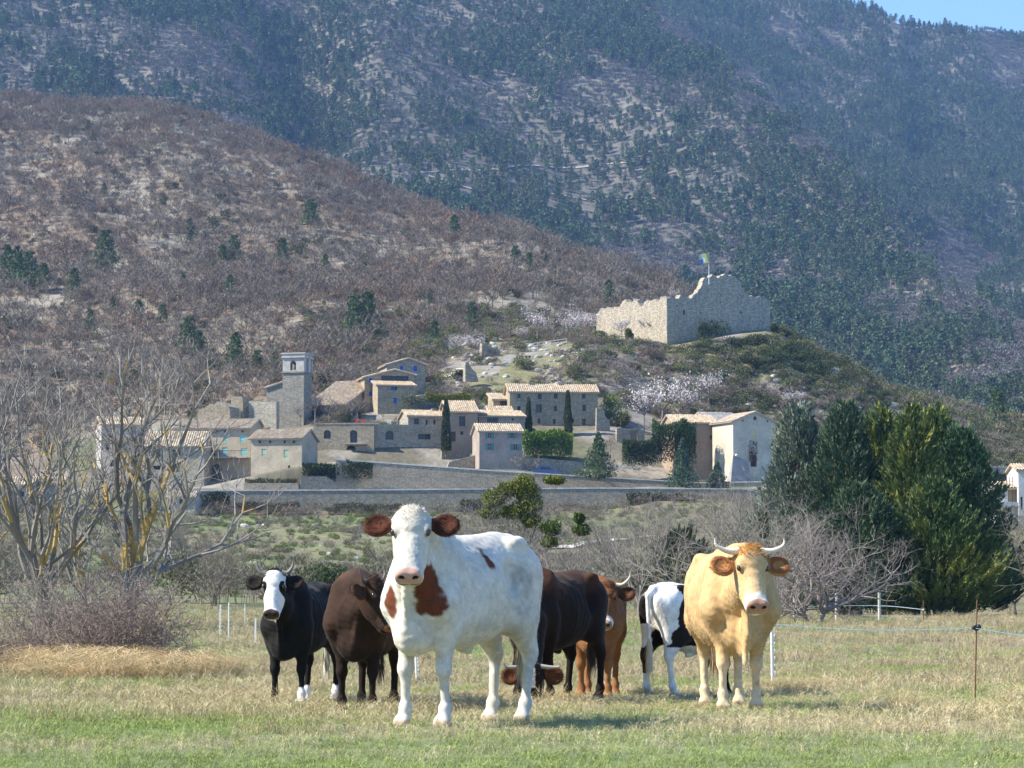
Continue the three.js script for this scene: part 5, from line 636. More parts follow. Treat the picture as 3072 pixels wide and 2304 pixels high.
function bodyMesh(o) {
  const w = o.wide || 1, b = o.belly || 0, F = new Field([-1.02, -.02, -.52], [1.35, 1.72, .52], .015);
  F.loft([[-.80, 1.27, 1.0, .10], [-.72, 1.36, .84, .2], [-.58, 1.40, .74, .25], [-.40, 1.405, .66 - b * .4, .275], [-.15, 1.375, .58 - b, .315], [.10, 1.365, .545 - b, .325], [.30, 1.385, .55 - b * .5, .295], [.46, 1.41, .57, .235], [.58, 1.33, .60, .19], [.68, 1.18, .68, .12]].map(([x, t, bt, q]) => [x, t, bt, q * w]), .08, .62, 2.25);
  const T = o.top || 0;
  for (const s of [1, -1]) {
    F.ell([-.45, 1.32, s * .2 * min(w, 1.03)], [.085, .05, .06], .06); F.ell([-.29, 1.08, s * .285 * w], [.12, .15, .075], .05, true); F.cap([.36, 1.34, s * .13 * w], [.50, .98, s * .2 * w], .05, .06, .05); F.cap([.38, .80, s * .235 * w], [.30, 1.16, s * .255 * w], .02, .02, .03); F.ell([-.78, 1.16, s * .11], [.07, .08, .06], .06);                                   // hooks and pins
    F.cap([.44, 1.18, s * .16 * w], [.56, .86, s * .19 * w], .13, .125, .1, .75);                                                            // shoulder
    const fl = o.legs[s > 0 ? 0 : 1], hl = o.legs[s > 0 ? 2 : 3], zf = .155 * (o.stance || 1), zh = .165 * (o.stance || 1);
    F.cap([.50, .88, s * .185 * w], [.44, .68, s * zf * 1.08], .125, .092, .09); F.cap([.44, .70, s * zf * 1.05], [.46 + fl * .5, .42, s * zf], .082, .049, .05); F.ell([.468 + fl * .5, .405, s * zf], [.052, .066, .051], .04);
    F.cap([.465 + fl * .5, .40, s * zf], [.45 + fl, .145, s * zf], .038, .031, .03); F.ell([.452 + fl, .135, s * zf], [.043, .046, .043], .03); F.cap([.452 + fl, .13, s * zf], [.485 + fl, .06, s * zf], .038, .042, .03); F.cap([.485 + fl, .055, s * (zf - .022)], [.50 + fl, .028, s * (zf - .026)], .038, .042, .015); F.cap([.485 + fl, .055, s * (zf + .022)], [.50 + fl, .028, s * (zf + .026)], .038, .042, .015);
    F.cap([-.54, 1.10, s * .15 * w], [-.46, .78, s * .195 * w], .2, .145, .12, .72); F.cap([-.66, 1.05, s * .13 * w], [-.62, .78, s * .155], .13, .11, .1, .8); F.cap([-.47, .80, s * .19 * w], [-.66 + hl * .5, .53, s * zh], .125, .062, .07, .85); F.cap([-.62, .8, s * .16], [-.70 + hl * .5, .53, s * zh], .10, .052, .06, .8);
    F.ell([-.695 + hl * .5, .50, s * zh], [.056, .075, .046], .04); F.cap([-.69 + hl * .5, .50, s * zh], [-.655 + hl, .155, s * zh], .041, .033, .035); F.ell([-.652 + hl, .14, s * zh], [.045, .048, .044], .03); F.cap([-.652 + hl, .135, s * zh], [-.61 + hl, .06, s * zh], .039, .043, .03); F.cap([-.61 + hl, .055, s * (zh - .022)], [-.595 + hl, .028, s * (zh - .026)], .038, .042, .015); F.cap([-.61 + hl, .055, s * (zh + .022)], [-.595 + hl, .028, s * (zh + .026)], .038, .042, .015);
  }
  const q = o.pollL, dx = o.headX;                                                                                                            // neck up to the poll
  const lerp = (a, b2, t) => a.map((v, i) => mix(v, b2[i], t)), th = [q[0] + dx[0] * .17 - o.headY[0] * .12, q[1] + dx[1] * .17 - o.headY[1] * .12, q[2] + dx[2] * .17 - o.headY[2] * .12], pk = [q[0] - o.headY[0] * .03, q[1] - o.headY[1] * .03, q[2] - o.headY[2] * .03];
  const N0 = [.42, 1.22, 0], N1 = [.56, .98, 0], mid = lerp(N0, pk, .55); mid[1] += o.crest ?? .02;
  F.cap(N0, mid, .17, .125, .12, .85); F.cap(mid, pk, .125, .088, .08); F.cap(N1, lerp(N1, th, .5), .19, .135, .13, .82); F.cap(lerp(N1, th, .5), th, .135, .085, .08, .9);
  const dw = o.dewlap ?? .5, lo = lerp(N1, th, .35); F.cap([.66, .66 - .09 * dw, 0], [lo[0] + .09, lo[1] - .14, lo[2]], .055, .04, .05, .6); F.cap([lo[0] + .09, lo[1] - .14, lo[2]], lerp(lo, th, .9).map((v, i) => v - o.headY[i] * .06), .04, .035, .05, .6); if (dw > 1) { F.cap([.86, 1.02, 0], [.88, .66, 0], .075, .075, .05, .42); F.cap([.88, .66, 0], [.80, .42, .005], .075, .035, .04, .42); F.cap([.70, .70, 0], [.80, .46, 0], .10, .05, .05, .4); } F.ell([.60, .66, 0], [.13, .15, .15], .1);                                                                         // brisket and dewlap
  if (o.udder) F.ell([-.36, .60 - b * .4, 0], [.14, .09, .13], .08); F.cap([-.02, .56 - b, 0], [-.1, .535 - b, 0], .04, .03, .05);
  F.cap([-.76, 1.31, 0], [-.855, 1.24, 0], .055, .035, .04); F.cap([-.855, 1.24, 0], [-.87, .85, .02], .034, .024, .02); F.cap([-.87, .85, .02], [-.86, .62, .03], .024, .018, .02);
  return F.mesh();
}
function cow(o) {
  const g = thing('cow', o.label, 'cow', onGround(o.px, o.d, o.dy || 0), 'cattle in the meadow'), a = o.a * PI / 180, s = o.s, R = rng(o.seed); g.rotation.y = -(PI / 2 + a); g.scale.setScalar(s); g.updateMatrixWorld();
  const inv = g.matrixWorld.clone().invert(), ps = o.yaw * PI / 180, P = o.pitch * PI / 180, hx = V3(-sin(ps) * cos(P), -sin(P), cos(ps) * cos(P)), hz = V3(-cos(ps), 0, -sin(ps)); if (o.roll) hz.applyAxisAngle(hx, o.roll * PI / 180); const hy = hz.clone().cross(hx);
  const poll = at(...o.poll), toL = (v) => v.clone().applyMatrix4(inv), dirL = (v) => v.clone().transformDirection(inv);
  const pl = toL(poll), hxl = dirL(hx), hyl = dirL(hy), hzl = dirL(hz), hs = o.headS || 1;
  const body = bodyMesh({ ...o, pollL: pl.toArray(), headX: hxl.toArray().map((v) => v * hs), headY: hyl.toArray().map((v) => v * hs) }), head = headMesh(o);
  const HM = new THREE.Matrix4().makeBasis(hxl, hyl, hzl).scale(V3(hs, hs, hs)).setPosition(pl), bp = body.attributes.position, onSkin = (x, y, d) => { let best = null, bd = 1e9; const A = toL(at(x, y, d - 1.6)), B = toL(at(x, y, d + 1.6)), e = B.clone().sub(A), L = e.length(); e.divideScalar(L); const v = V3(); for (let i = 0; i < bp.count; i++) { v.fromBufferAttribute(bp, i).sub(A); const t = v.dot(e); if (v.addScaledVector(e, -t).lengthSq() < .0009 && t < bd) { bd = t; best = [bp.getX(i), bp.getY(i), bp.getZ(i)]; } } return best || toL(at(x, y, d)).toArray(); }, marks = (o.marks || []).map(([x, y, d, r, k, st]) => [onSkin(x, y, d), r, k, st || [1, 1, 1]]);
  const warp = (p, f, q) => (noise(p[0] * f + o.seed, p[1] * f, p[2] * f) - .5) * q + (noise(p[0] * f * 3, p[1] * f * 3 + o.seed, p[2] * f * 3) - .5) * q * .5;
  const coat = (p, hp) => { let c = o.coat(p, hp, (f, q) => warp(p, f, q)).slice(); if (!hp || o.marksOnHead) for (const [m, r, k, st] of marks) { const e = hypot((p[0] - m[0]) / st[0], (p[1] - m[1]) / st[1], (p[2] - m[2]) / st[2]) + warp(p, 7, r * .5) - r; const soft = k.length > 3, t = soft ? sstep(.045, -.045, e + warp(p, 5, .06)) * clamp(.75 + warp(p, 16, 1.2), .2, 1) : sstep(.014, -.014, e + warp(p, 38, .022)); if (t > 0) c = mix3(c, k, t * (k[3] ?? 1)); } if (hp) { const [x, y, z] = hp;
      const muz = sstep(.468, .480, x + y * .30 - abs(z) * .22) * sstep(-.052, -.040, y); c = mix3(c, o.nose, muz); if (o.muzzle) c = mix3(c, o.muzzle, sstep(.40, .43, x + warp(p, 14, .03)) * (1 - muz)); if (hypot((x - .522) * .8, y - .014, (abs(z) - .047) * .75) < .0165) c = [.035, .02, .018]; if (x > .44 && abs(y + .058 + abs(z) * .12) < .006) c = c.map((v) => v * .35); const eye = hypot((x - .168) / 1.4, (y - .048), (abs(z) / (o.faceW || 1) - .112)); c = mix3(c, o.eyeRim || [.1, .06, .045], sstep(.036, .028, eye)); if (abs(z) > .155 && y > .002) c = mix3(c, o.earIn || c, .8); } else if (p[1] < .055) c = mix3(c, o.hoof || [.12, .10, .085], sstep(.058, .045, p[1])); const v = 1 + warp(p, 5, .18) + warp(p, 26, .3) + warp(p, 90, .2); return [c[0] * v, c[1] * v, c[2] * v]; };
  const paintIt = (geo, M4) => { const p = geo.attributes.position, C = new Float32Array(p.count * 3), v = V3(), n = geo.attributes.normal; for (let i = 0; i < p.count; i++) { v.fromBufferAttribute(p, i); const hp = M4 ? [v.x, v.y, v.z] : null; if (M4) { const f = (noise(v.x * 120, v.y * 120, v.z * 120) - .5) * .003; if (v.x < .45) { v.x += n.getX(i) * f; v.y += n.getY(i) * f; v.z += n.getZ(i) * f; } } else { const f = (fbm(v.x * 9, v.y * 9, v.z * 9, 3) - .5) * .014 + (noise(v.x * 70, v.y * 40, v.z * 70) - .5) * .004 + (o.wide > 1.2 ? .4 : 1) * sstep(.16, .26, abs(v.z)) * sstep(.72, .82, v.y) * sstep(1.28, 1.15, v.y) * sstep(-.34, -.22, v.x) * sstep(.30, .18, v.x) * sin(v.x * 66 + v.y * 9) * .0024 + sstep(.56, .68, v.x) * sstep(.5, .6, v.y) * sin((v.x * .8 + v.y) * 88 + noise(v.z * 9, v.y * 6) * 5) * .0018; v.x += n.getX(i) * f; v.y += n.getY(i) * f; v.z += n.getZ(i) * f; } if (M4) v.applyMatrix4(M4); p.setXYZ(i, v.x, v.y, v.z); C.set(coat([v.x, v.y, v.z], hp), i * 3); } geo.setAttribute('color', new THREE.BufferAttribute(C, 3)); geo.computeVertexNormals(); return geo; };
  paintIt(body); paintIt(head, HM); const whole = mergeGeometries([body, head]); part('body', whole, coatMat, g);
  // short coat hair, longer on the poll, the ears and the tail switch
  const hg = new GB(), p = whole.attributes.position, nn = whole.attributes.normal, cc = whole.attributes.color, nb = body.attributes.position.count, hInv = HM.clone().invert(), v = V3(), n = V3(), lay = V3(), hv = V3();
  for (let i = 0; i < p.count; i++) { const isH = i >= nb; if (R() < (isH ? .78 : .5)) continue; v.fromBufferAttribute(p, i); n.fromBufferAttribute(nn, i); let L = .016 * (o.shag || 1), lift = .32; if (isH) { hv.copy(v).applyMatrix4(hInv); if (hv.x > .40) continue; L = .012; lay.copy(hxl).multiplyScalar(hv.x < .09 ? -.2 : .8); if (hv.x < .10 && hv.y > .03 && abs(hv.z) < .09) { L = .045 * (o.poll_ || 1); lift = .5; lay.copy(hyl).addScaledVector(hxl, .7).addScaledVector(hzl, (R() - .5) * 1.4); } if (abs(hv.z) > .14) { L = .03; lift = .5; lay.copy(hzl).multiplyScalar(Math.sign(hv.z)); } } else { if (v.y < .42) L *= .55; lay.set(-.5, -.8, 0); }
    const e = V3((R() - .5) * .5, (R() - .5) * .5, (R() - .5) * .5).add(lay).addScaledVector(n, lift).normalize().multiplyScalar(L * (.6 + .8 * R())), w = V3(R() - .5, R() - .5, R() - .5).cross(e).normalize().multiplyScalar(.0022), f = .86 + .3 * R(), k = o.pollK && isH && hv.x < .1 && hv.y > .02 && abs(hv.z) < .1 ? vary(o.pollK, R, .2) : [cc.getX(i) * f, cc.getY(i) * f, cc.getZ(i) * f]; const b = v.clone().addScaledVector(n, -.003);
    hg.tri([b.x - w.x, b.y - w.y, b.z - w.z], [b.x + w.x, b.y + w.y, b.z + w.z], [b.x + e.x, b.y + e.y, b.z + e.z], k); }
  part('hair', hg.geo(), hairMat, g);
  const sw = new GB(), sk = o.switchK || [.1, .07, .05]; for (let i = 0; i < 260; i++) { const y = .74 - .22 * R(), t = R() * 6.28, L = .16 + .2 * R(); sw.tri([-.865 + cos(t) * .018, y, .025 + sin(t) * .018], [-.865 + cos(t + 1) * .018, y, .025 + sin(t + 1) * .018], [-.865 + cos(t) * .05 * R() * 1.6, y - L, .025 + sin(t) * .05 * R() * 1.6], vary(sk, R, .25)); } part('tail_switch', sw.geo(), hairMat, g);
  for (const sd of [1, -1]) { part('eye', new THREE.SphereGeometry(.024, 14, 10).scale(1.25, 1, .8).translate(.168, .052, sd * .105 * (o.faceW || 1)).applyMatrix4(HM), eyeMat, g);
    if (o.horn) { const { len, out, fwd, up, r, k, tip } = o.horn, H0 = V3(-.005, .035, sd * .085), H1 = V3(-.01 + fwd * .3 * len, .04 + up * .1 * len, sd * (.085 + out * len * .55)), H2 = V3(-.02 + fwd * len - up * len * .55, .05 + up * len * .35, sd * (.085 + out * len)), H3 = V3(-.03 + fwd * len * 1.1 - up * len * 1.05, .06 + up * len * .5, sd * (.085 + out * len * 1.02)), c = new THREE.CatmullRomCurve3([H0, H1, H2, H3]), hn = new GB(), N = 12; for (let i = 0; i < N; i++) { const A = c.getPoint(i / N), B = c.getPoint((i + 1) / N), f = i / N; hn.rod(A.toArray(), B.toArray(), r * (1 - f * .92), r * (1 - (i + 1) / N * .95), 9, mix3(k, tip, sstep(.55, 1, f))); } const hgeo = mergeVertices(hn.geo().deleteAttribute('normal'), 1e-4); hgeo.computeVertexNormals(); hgeo.applyMatrix4(HM); part('horn', hgeo, new THREE.MeshStandardMaterial({ vertexColors: true, roughness: .5 }), g); } }
  return g;
}
const BRN = [.135, .042, .022], WHT = [.64, .60, .53], BLK = [.013, .012, .012];
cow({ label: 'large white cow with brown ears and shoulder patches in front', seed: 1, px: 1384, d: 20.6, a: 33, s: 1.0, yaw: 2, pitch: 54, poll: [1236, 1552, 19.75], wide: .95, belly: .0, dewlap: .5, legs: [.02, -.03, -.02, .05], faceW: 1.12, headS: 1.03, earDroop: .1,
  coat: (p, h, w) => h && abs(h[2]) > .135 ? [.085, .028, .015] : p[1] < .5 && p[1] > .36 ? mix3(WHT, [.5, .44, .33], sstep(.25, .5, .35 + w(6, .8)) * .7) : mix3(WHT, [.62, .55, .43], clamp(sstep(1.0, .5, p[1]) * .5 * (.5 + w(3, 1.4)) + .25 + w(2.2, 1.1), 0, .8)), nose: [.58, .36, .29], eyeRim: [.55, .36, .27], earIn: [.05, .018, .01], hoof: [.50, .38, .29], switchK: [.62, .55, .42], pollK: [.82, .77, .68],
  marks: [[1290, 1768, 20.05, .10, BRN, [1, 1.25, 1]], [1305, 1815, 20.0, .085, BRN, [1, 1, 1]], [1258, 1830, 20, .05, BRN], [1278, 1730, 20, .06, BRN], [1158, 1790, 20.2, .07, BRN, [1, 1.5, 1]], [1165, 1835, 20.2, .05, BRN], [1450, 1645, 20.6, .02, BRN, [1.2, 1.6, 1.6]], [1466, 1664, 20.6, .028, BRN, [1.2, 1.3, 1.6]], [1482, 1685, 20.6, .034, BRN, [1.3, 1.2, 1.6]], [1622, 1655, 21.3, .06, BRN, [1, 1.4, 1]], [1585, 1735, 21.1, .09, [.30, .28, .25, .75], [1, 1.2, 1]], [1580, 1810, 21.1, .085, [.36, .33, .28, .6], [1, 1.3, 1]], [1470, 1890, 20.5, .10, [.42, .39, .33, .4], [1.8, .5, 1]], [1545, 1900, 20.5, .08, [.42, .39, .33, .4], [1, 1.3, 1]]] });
cow({ label: 'young black cow with white face and short upturned horns', seed: 2, px: 912, d: 25.9, a: 16, s: .80, yaw: 4, pitch: 57, poll: [826, 1727, 25.0], wide: .94, legs: [0, -.02, .05, -.02], headS: 1.02, dewlap: .7,
  coat: (p, h, w) => { if (h) { const [x, y, z] = h; if (abs(z) > .12) return BLK; const e = hypot((x - .185) / 1.5, (abs(z) - .105) / .9, 0); if (e < .042 + w(20, .01)) return BLK; return x > .015 && y > -.115 + w(12, .03) ? [.80, .76, .70] : BLK; } return p[1] < .21 + w(9, .05) && (p[2] > 0 ? p[0] < 0 : true) ? [.78, .74, .68] : BLK; }, nose: [.07, .045, .04], eyeRim: BLK, earIn: [.03, .02, .015], switchK: [.7, .66, .55], horn: { len: .115, out: .95, fwd: .1, up: .95, r: .036, k: [.16, .155, .14], tip: [.03, .03, .03] }, marks: [[812, 1858, 24.9, .05, [.78, .74, .66], [1, 1.3, 1]]] });
const DBR = [.05, .024, .014];
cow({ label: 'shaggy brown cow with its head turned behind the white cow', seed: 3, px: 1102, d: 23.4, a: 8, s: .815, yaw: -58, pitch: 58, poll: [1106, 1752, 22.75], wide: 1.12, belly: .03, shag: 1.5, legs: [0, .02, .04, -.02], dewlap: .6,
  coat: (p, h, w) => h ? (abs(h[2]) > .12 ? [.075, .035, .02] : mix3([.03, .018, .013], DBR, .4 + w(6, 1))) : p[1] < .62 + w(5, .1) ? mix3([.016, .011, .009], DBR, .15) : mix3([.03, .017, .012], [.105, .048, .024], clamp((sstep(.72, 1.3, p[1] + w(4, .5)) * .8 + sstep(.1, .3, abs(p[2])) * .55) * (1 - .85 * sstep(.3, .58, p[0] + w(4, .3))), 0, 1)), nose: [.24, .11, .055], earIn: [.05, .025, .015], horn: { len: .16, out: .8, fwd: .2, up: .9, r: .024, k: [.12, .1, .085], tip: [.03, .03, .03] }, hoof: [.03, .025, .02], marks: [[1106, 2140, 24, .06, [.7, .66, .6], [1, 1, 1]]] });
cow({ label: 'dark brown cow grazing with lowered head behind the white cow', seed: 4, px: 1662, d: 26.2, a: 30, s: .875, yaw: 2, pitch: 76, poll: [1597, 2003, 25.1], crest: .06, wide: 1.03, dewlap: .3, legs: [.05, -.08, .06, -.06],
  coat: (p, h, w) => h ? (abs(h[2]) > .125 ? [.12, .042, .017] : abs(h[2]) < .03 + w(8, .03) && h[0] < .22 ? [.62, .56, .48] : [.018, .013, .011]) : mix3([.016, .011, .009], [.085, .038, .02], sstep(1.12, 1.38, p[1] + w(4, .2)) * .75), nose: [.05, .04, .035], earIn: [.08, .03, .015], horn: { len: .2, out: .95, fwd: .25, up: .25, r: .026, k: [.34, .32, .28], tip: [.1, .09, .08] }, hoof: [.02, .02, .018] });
cow({ label: 'russet cow with white muzzle peering from behind the dark grazing cow', seed: 5, px: 1790, d: 28.2, a: 6, s: .855, yaw: 12, pitch: 57, poll: [1826, 1762, 27.4], legs: [-.05, .03, 0, .03], wide: 1.0, headS: 1.0,
  coat: (p, h, w) => h ? (abs(h[2]) > .125 ? [.12, .05, .022] : h[0] < .09 ? [.13, .055, .028] : [.21, .088, .036]) : mix3([.26, .115, .045], [.16, .07, .03], sstep(.7, 1.2, p[1] + w(4, .2))), muzzle: [.76, .70, .62], nose: [.36, .25, .18], earIn: [.06, .025, .014], horn: { len: .17, out: .95, fwd: .05, up: .7, r: .028, k: [.62, .52, .36], tip: [.30, .23, .15] }, hoof: [.05, .04, .03] });
cow({ label: 'black and white pied cow seen from behind beside the tan cow', seed: 6, px: 2072, d: 28.6, a: -138, s: .815, yaw: -150, pitch: 45, poll: [2130, 1800, 29.6], wide: 1.0, belly: .03, legs: [.02, -.02, .06, -.04],
  coat: (p, h, w) => { if (h) return BLK; const x = p[0] + w(3, .22), y = p[1]; if (p[1] < .5 && x > .2) return BLK; if (p[1] < .62 + w(4, .06)) return p[2] < -.05 && x < -.3 && p[1] > .3 ? [.05, .03, .022] : [.80, .76, .69]; if (x < -.74 && y > .9 && abs(p[2] - .02) > .04) return p[2] < -.02 ? BLK : [.82, .78, .72]; const band = x > -.62 + (y - 1) * .25 + w(5, .1); return band && y < 1.36 + w(4, .05) ? [.022, .016, .014] : [.82, .78, .72]; }, nose: BLK, switchK: [.7, .6, .42], hoof: [.4, .33, .26] });
const TAN = [.57, .38, .185];
cow({ label: 'broad tan cow with pale horns and ginger poll facing us', seed: 7, px: 2190, d: 24.6, a: -4, s: .985, yaw: -9, pitch: 55, poll: [2246, 1664, 23.35], wide: 1.22, belly: .05, dewlap: 1.6, stance: .95, shag: 1.15, legs: [.02, -.06, .04, -.02], faceW: 1.06, headS: 1.06, earDroop: .38, poll_: 1.6,
  coat: (p, h, w) => h ? (abs(h[2]) > .13 ? [.42, .20, .07] : h[0] < .06 ? [.50, .25, .075] : mix3(TAN, [.68, .50, .27], sstep(.2, .45, h[0] + w(6, .2)))) : p[1] < .55 ? mix3([.72, .56, .36], TAN, sstep(.35, .55, p[1] + w(4, .1))) : mix3(TAN, [.47, .31, .15], clamp(.3 + w(3, 1.2), 0, 1)), muzzle: [.80, .72, .60], nose: [.44, .245, .165], eyeRim: [.62, .44, .27], earIn: [.22, .075, .03], pollK: [.52, .245, .065], horn: { len: .2, out: .95, fwd: .12, up: .42, r: .032, k: [.78, .68, .52], tip: [.42, .33, .2] }, hoof: [.42, .3, .19], switchK: [.3, .2, .12], marks: [[2140, 2035, 23.9, .05, [.30, .2, .1, .6], [1, 1, 1]], [2255, 2045, 23.9, .045, [.30, .2, .1, .6], [1, 1, 1]]] });
// ---------------------------------------------------------------- grass
function tuft(seed, n, h, w, spread, lean, bend = .5) { const R = rng(seed), g = new GB(); for (let i = 0; i < n; i++) { const a = R() * 6.28, r = spread * sqrt(R()), x = cos(a) * r, z = sin(a) * r, L = h * (.45 + .75 * R()), la = R() * 6.28, ln = L * lean * (.4 + R()), ww = w * (.6 + .7 * R()), ta = R() * 6.28, dx = cos(la) * ln, dz = sin(la) * ln, k = .8 + .4 * R(), c = [k, k, k], c2 = [k * 1.1, k * 1.06, k]; const m = [x + dx * .35, L * .6, z + dz * .35], t = [x + dx, L * (1 - bend * lean * .4), z + dz], q = [cos(ta) * ww, sin(ta) * ww]; g.tri([x - q[0], 0, z - q[1]], [x + q[0], 0, z + q[1]], m, c); g.tri([m[0] - q[0] * .7, m[1], m[2] - q[1] * .7], [m[0] + q[0] * .7, m[1], m[2] + q[1] * .7], t, c2); } return g.geo(); }
const grassMat = new THREE.MeshPhysicalMaterial({ vertexColors: true, roughness: .85, side: THREE.DoubleSide, specularIntensity: .2 });
{ const R = rng(808), green = [[], []], dry = [[], []], rough = [[], []];
  const put = (arr, x, d, s, k) => { const f = .75 + .5 * R(); arr.push([x, H(x, -d) - .01, -d, s, R() * 6.28, k[0] * f, k[1] * f, k[2] * f * (.9 + .2 * R())]); };
  const fillBand = (d0, d1, per, S) => { const half = (d) => 2.2 + d * .215, n = floor(per * (d1 - d0) * (half(d0) + half(d1))); for (let i = 0; i < n; i++) { const d = mix(d0, d1, R()), x = (R() * 2 - 1) * half(d), gn = greenness(x, d), long = sstep(.52, .68, fbm(x / 1.3 + 20, d / 1.9, 0, 3)) * sstep(17, 21, d); if (R() < .05) continue; if (R() < gn) put(green[floor(R() * 2)], x, d, S * (.55 + .6 * R()), [.265, .32, .105]); else put(dry[floor(R() * 2)], x, d, S * (.6 + .6 * R() + .7 * long), R() < .3 ? d > 31 + 6 * gn ? [.42, .365, .25] : [.55, .485, .315] : d > 31 + 6 * gn ? [.36, .305, .20] : [.45, .39, .235]); if (long > .3 && R() < .22) put(rough[floor(R() * 2)], x, d, S * (.6 + .7 * R()), [.48, .395, .23]); } };
  fillBand(10, 20, 130, .8); fillBand(20, 30, 95, .95); fillBand(30, 48, 42, 1.1); fillBand(48, 80, 15, 1.35); fillBand(80, 162, 4.5, 2);
  const gG = [1, 2].map((s) => tuft(400 + s, 22, .075, .0028, .07, .7)), dG = [1, 2].map((s) => tuft(410 + s, 24, .088, .0024, .075, .85)), rG = [1, 2].map((s) => tuft(420 + s, 26, .19, .0026, .06, .7));
  gG.forEach((g, j) => instances('green_grass', g, grassMat, green[j], ['short fresh green grass of the meadow', 'fine green grass blades in the foreground meadow'][j], 'grass'));
  dG.forEach((g, j) => instances('dry_grass', g, grassMat, dry[j], ['straw coloured dry grass of the meadow', 'bleached dry grass blades between the cattle'][j], 'grass'));
  rG.forEach((g, j) => instances('long_grass', g, grassMat, rough[j], ['longer withered grass stems in the meadow', 'taller straw stalks behind the cattle'][j], 'grass')); }
// straw tussocks under the thorn thicket
const tussG = [1, 2, 3].map((s) => tuft(430 + s, 420, .62, .0042, .34, 1.25, 1.1));
const strawMats = [[.60, .435, .22], [.55, .42, .23], [.44, .37, .20]].map((k) => new THREE.MeshStandardMaterial({ vertexColors: true, color: new THREE.Color().setRGB(...k), roughness: .9, side: THREE.DoubleSide }));
[[120, 38.5], [150, 39.5], [185, 38], [215, 39], [245, 38.2], [280, 39.2], [300, 37.6], [330, 38.6], [365, 38], [400, 39], [430, 38.4], [470, 38.2], [500, 39], [530, 38], [565, 38.6], [600, 38.1], [640, 38.8], [675, 38.2], [60, 40.5], [20, 41], [90, 37.6], [260, 37.4], [345, 37.2], [520, 37.3], [455, 37.4], [590, 37.4]].forEach(([x, d], i) => { const o = solo('straw_tussock', tussG[i % 3], strawMats[i % 3], 'golden tussock of long dry grass at the foot of the thorn thicket', 'tussock', onGround(x, d, -.03), 'dry tussocks under the thicket'); o.rotation.y = i * 2.3; o.scale.set(1 + .4 * noise(i, 3), .5 + .65 * noise(i, 9), 1); });
[[2330, 30.5], [2370, 30.8], [2410, 30.6], [2440, 31], [2300, 31.2], [2690, 26.2], [2710, 25.6], [1340, 23], [1365, 23.3], [2280, 31]].forEach(([x, d], i) => { const o = solo('grass_tussock', tussG[i % 3], strawMats[2], i < 5 || i === 9 ? 'grey green grass tussock in the shade behind the tan cow' : i < 7 ? 'dark grass tussock out in the meadow toward the rusty stake' : 'matted grass tussock between the legs of the white cow', 'tussock', onGround(x, d, -.03), i < 5 || i === 9 ? 'tussocks behind the tan cow' : i < 7 ? 'tussocks toward the stake' : 'tussocks under the white cow'); o.rotation.y = i * 1.3; o.scale.set(.5, .42, .5); });
// thorn thicket in front of the walnuts
{ const k = [.235, .18, .15]; [[130, 41, 1.2, 'outermost reddish thorn bush at the picture edge'], [225, 42, 1.6, 'reddish thorn bush under the middle walnut'], [300, 41.5, 1.9, 'densest thorn bush in the thicket, in front of the walnut trunk'], [385, 41, 1.8, 'reddish thorn bush right of the walnut trunk'], [460, 41.5, 1.4, 'thin thorn bush toward the black cow'], [525, 41, 1.0, 'lowest thorn bush at the end of the thicket'], [40, 42, .9, 'small thorn bush cut by the picture edge'], [345, 43.5, 2.2, 'tall grey stemmed thorn bush rising at the back of the thicket'], [260, 43.5, 2.2, 'tall twiggy thorn bush behind the straw tussocks']].forEach(([x, d, h, l], i) => { const g = grow(500 + i, { h: h * 1.05, trunk: h * .42, r0: .018, limbs: 7, kids: [6, 4, 2], lens: [.42, .24, .12, .05], tilt: [.7, .85, .9, .8], up: .12, kink: .42, o_min: .005, forks: 3, k: i > 6 ? [.26, .22, .185] : k }); const o = solo('thorn_bush', g, vmat, l, 'thorn bush', onGround(x, d), 'thorn thicket under the walnuts'); o.rotation.y = i; }); }
// ---------------------------------------------------------------- fence
const white = new THREE.MeshStandardMaterial({ color: new THREE.Color().setRGB(.8, .8, .78), roughness: .5 }), rust = new THREE.MeshStandardMaterial({ color: new THREE.Color().setRGB(.17, .075, .035), roughness: .85 }), weathered = new THREE.MeshStandardMaterial({ color: new THREE.Color().setRGB(.52, .50, .46), roughness: .9 });
function stake(px, d, h, l, grp, lean = 0, r = .014) { const g = thing('fence_stake', l, 'fence post', onGround(px, d), grp), b = new GB(); g.rotation.z = lean; part('shaft', new THREE.CylinderGeometry(r, r, h + .1, 8).translate(0, h / 2 - .05, 0), white, g); for (let i = 0; i < 9; i++) { const y = h * (.1 + .85 * i / 8); part('wire_hook', new THREE.TorusGeometry(.016, .005, 5, 10).rotateY(PI / 2).translate(r + .012, y, 0), white, g); } return g; }
stake(1936, 38.5, 1.18, 'white plastic fence stake beside the pied cow, leaning', 'white plastic stakes', -.10); stake(2311, 32.8, .8, 'white plastic fence stake next to the tan cow foreleg', 'white plastic stakes', .01, .017);
stake(1253, 36, .45, 'short pale stake seen between the white cow front legs', 'white plastic stakes', .05); stake(692, 72, .95, 'thin pale stake nearest the walnut in the far pasture', 'white plastic stakes'); stake(740, 98, .75, 'furthest thin stake before the far bushes', 'white plastic stakes'); stake(772, 66, .6, 'short twisted white stake left of the black cow', 'white plastic stakes'); stake(667, 74, .85, 'grey stake just beside the thin pale one', 'white plastic stakes');
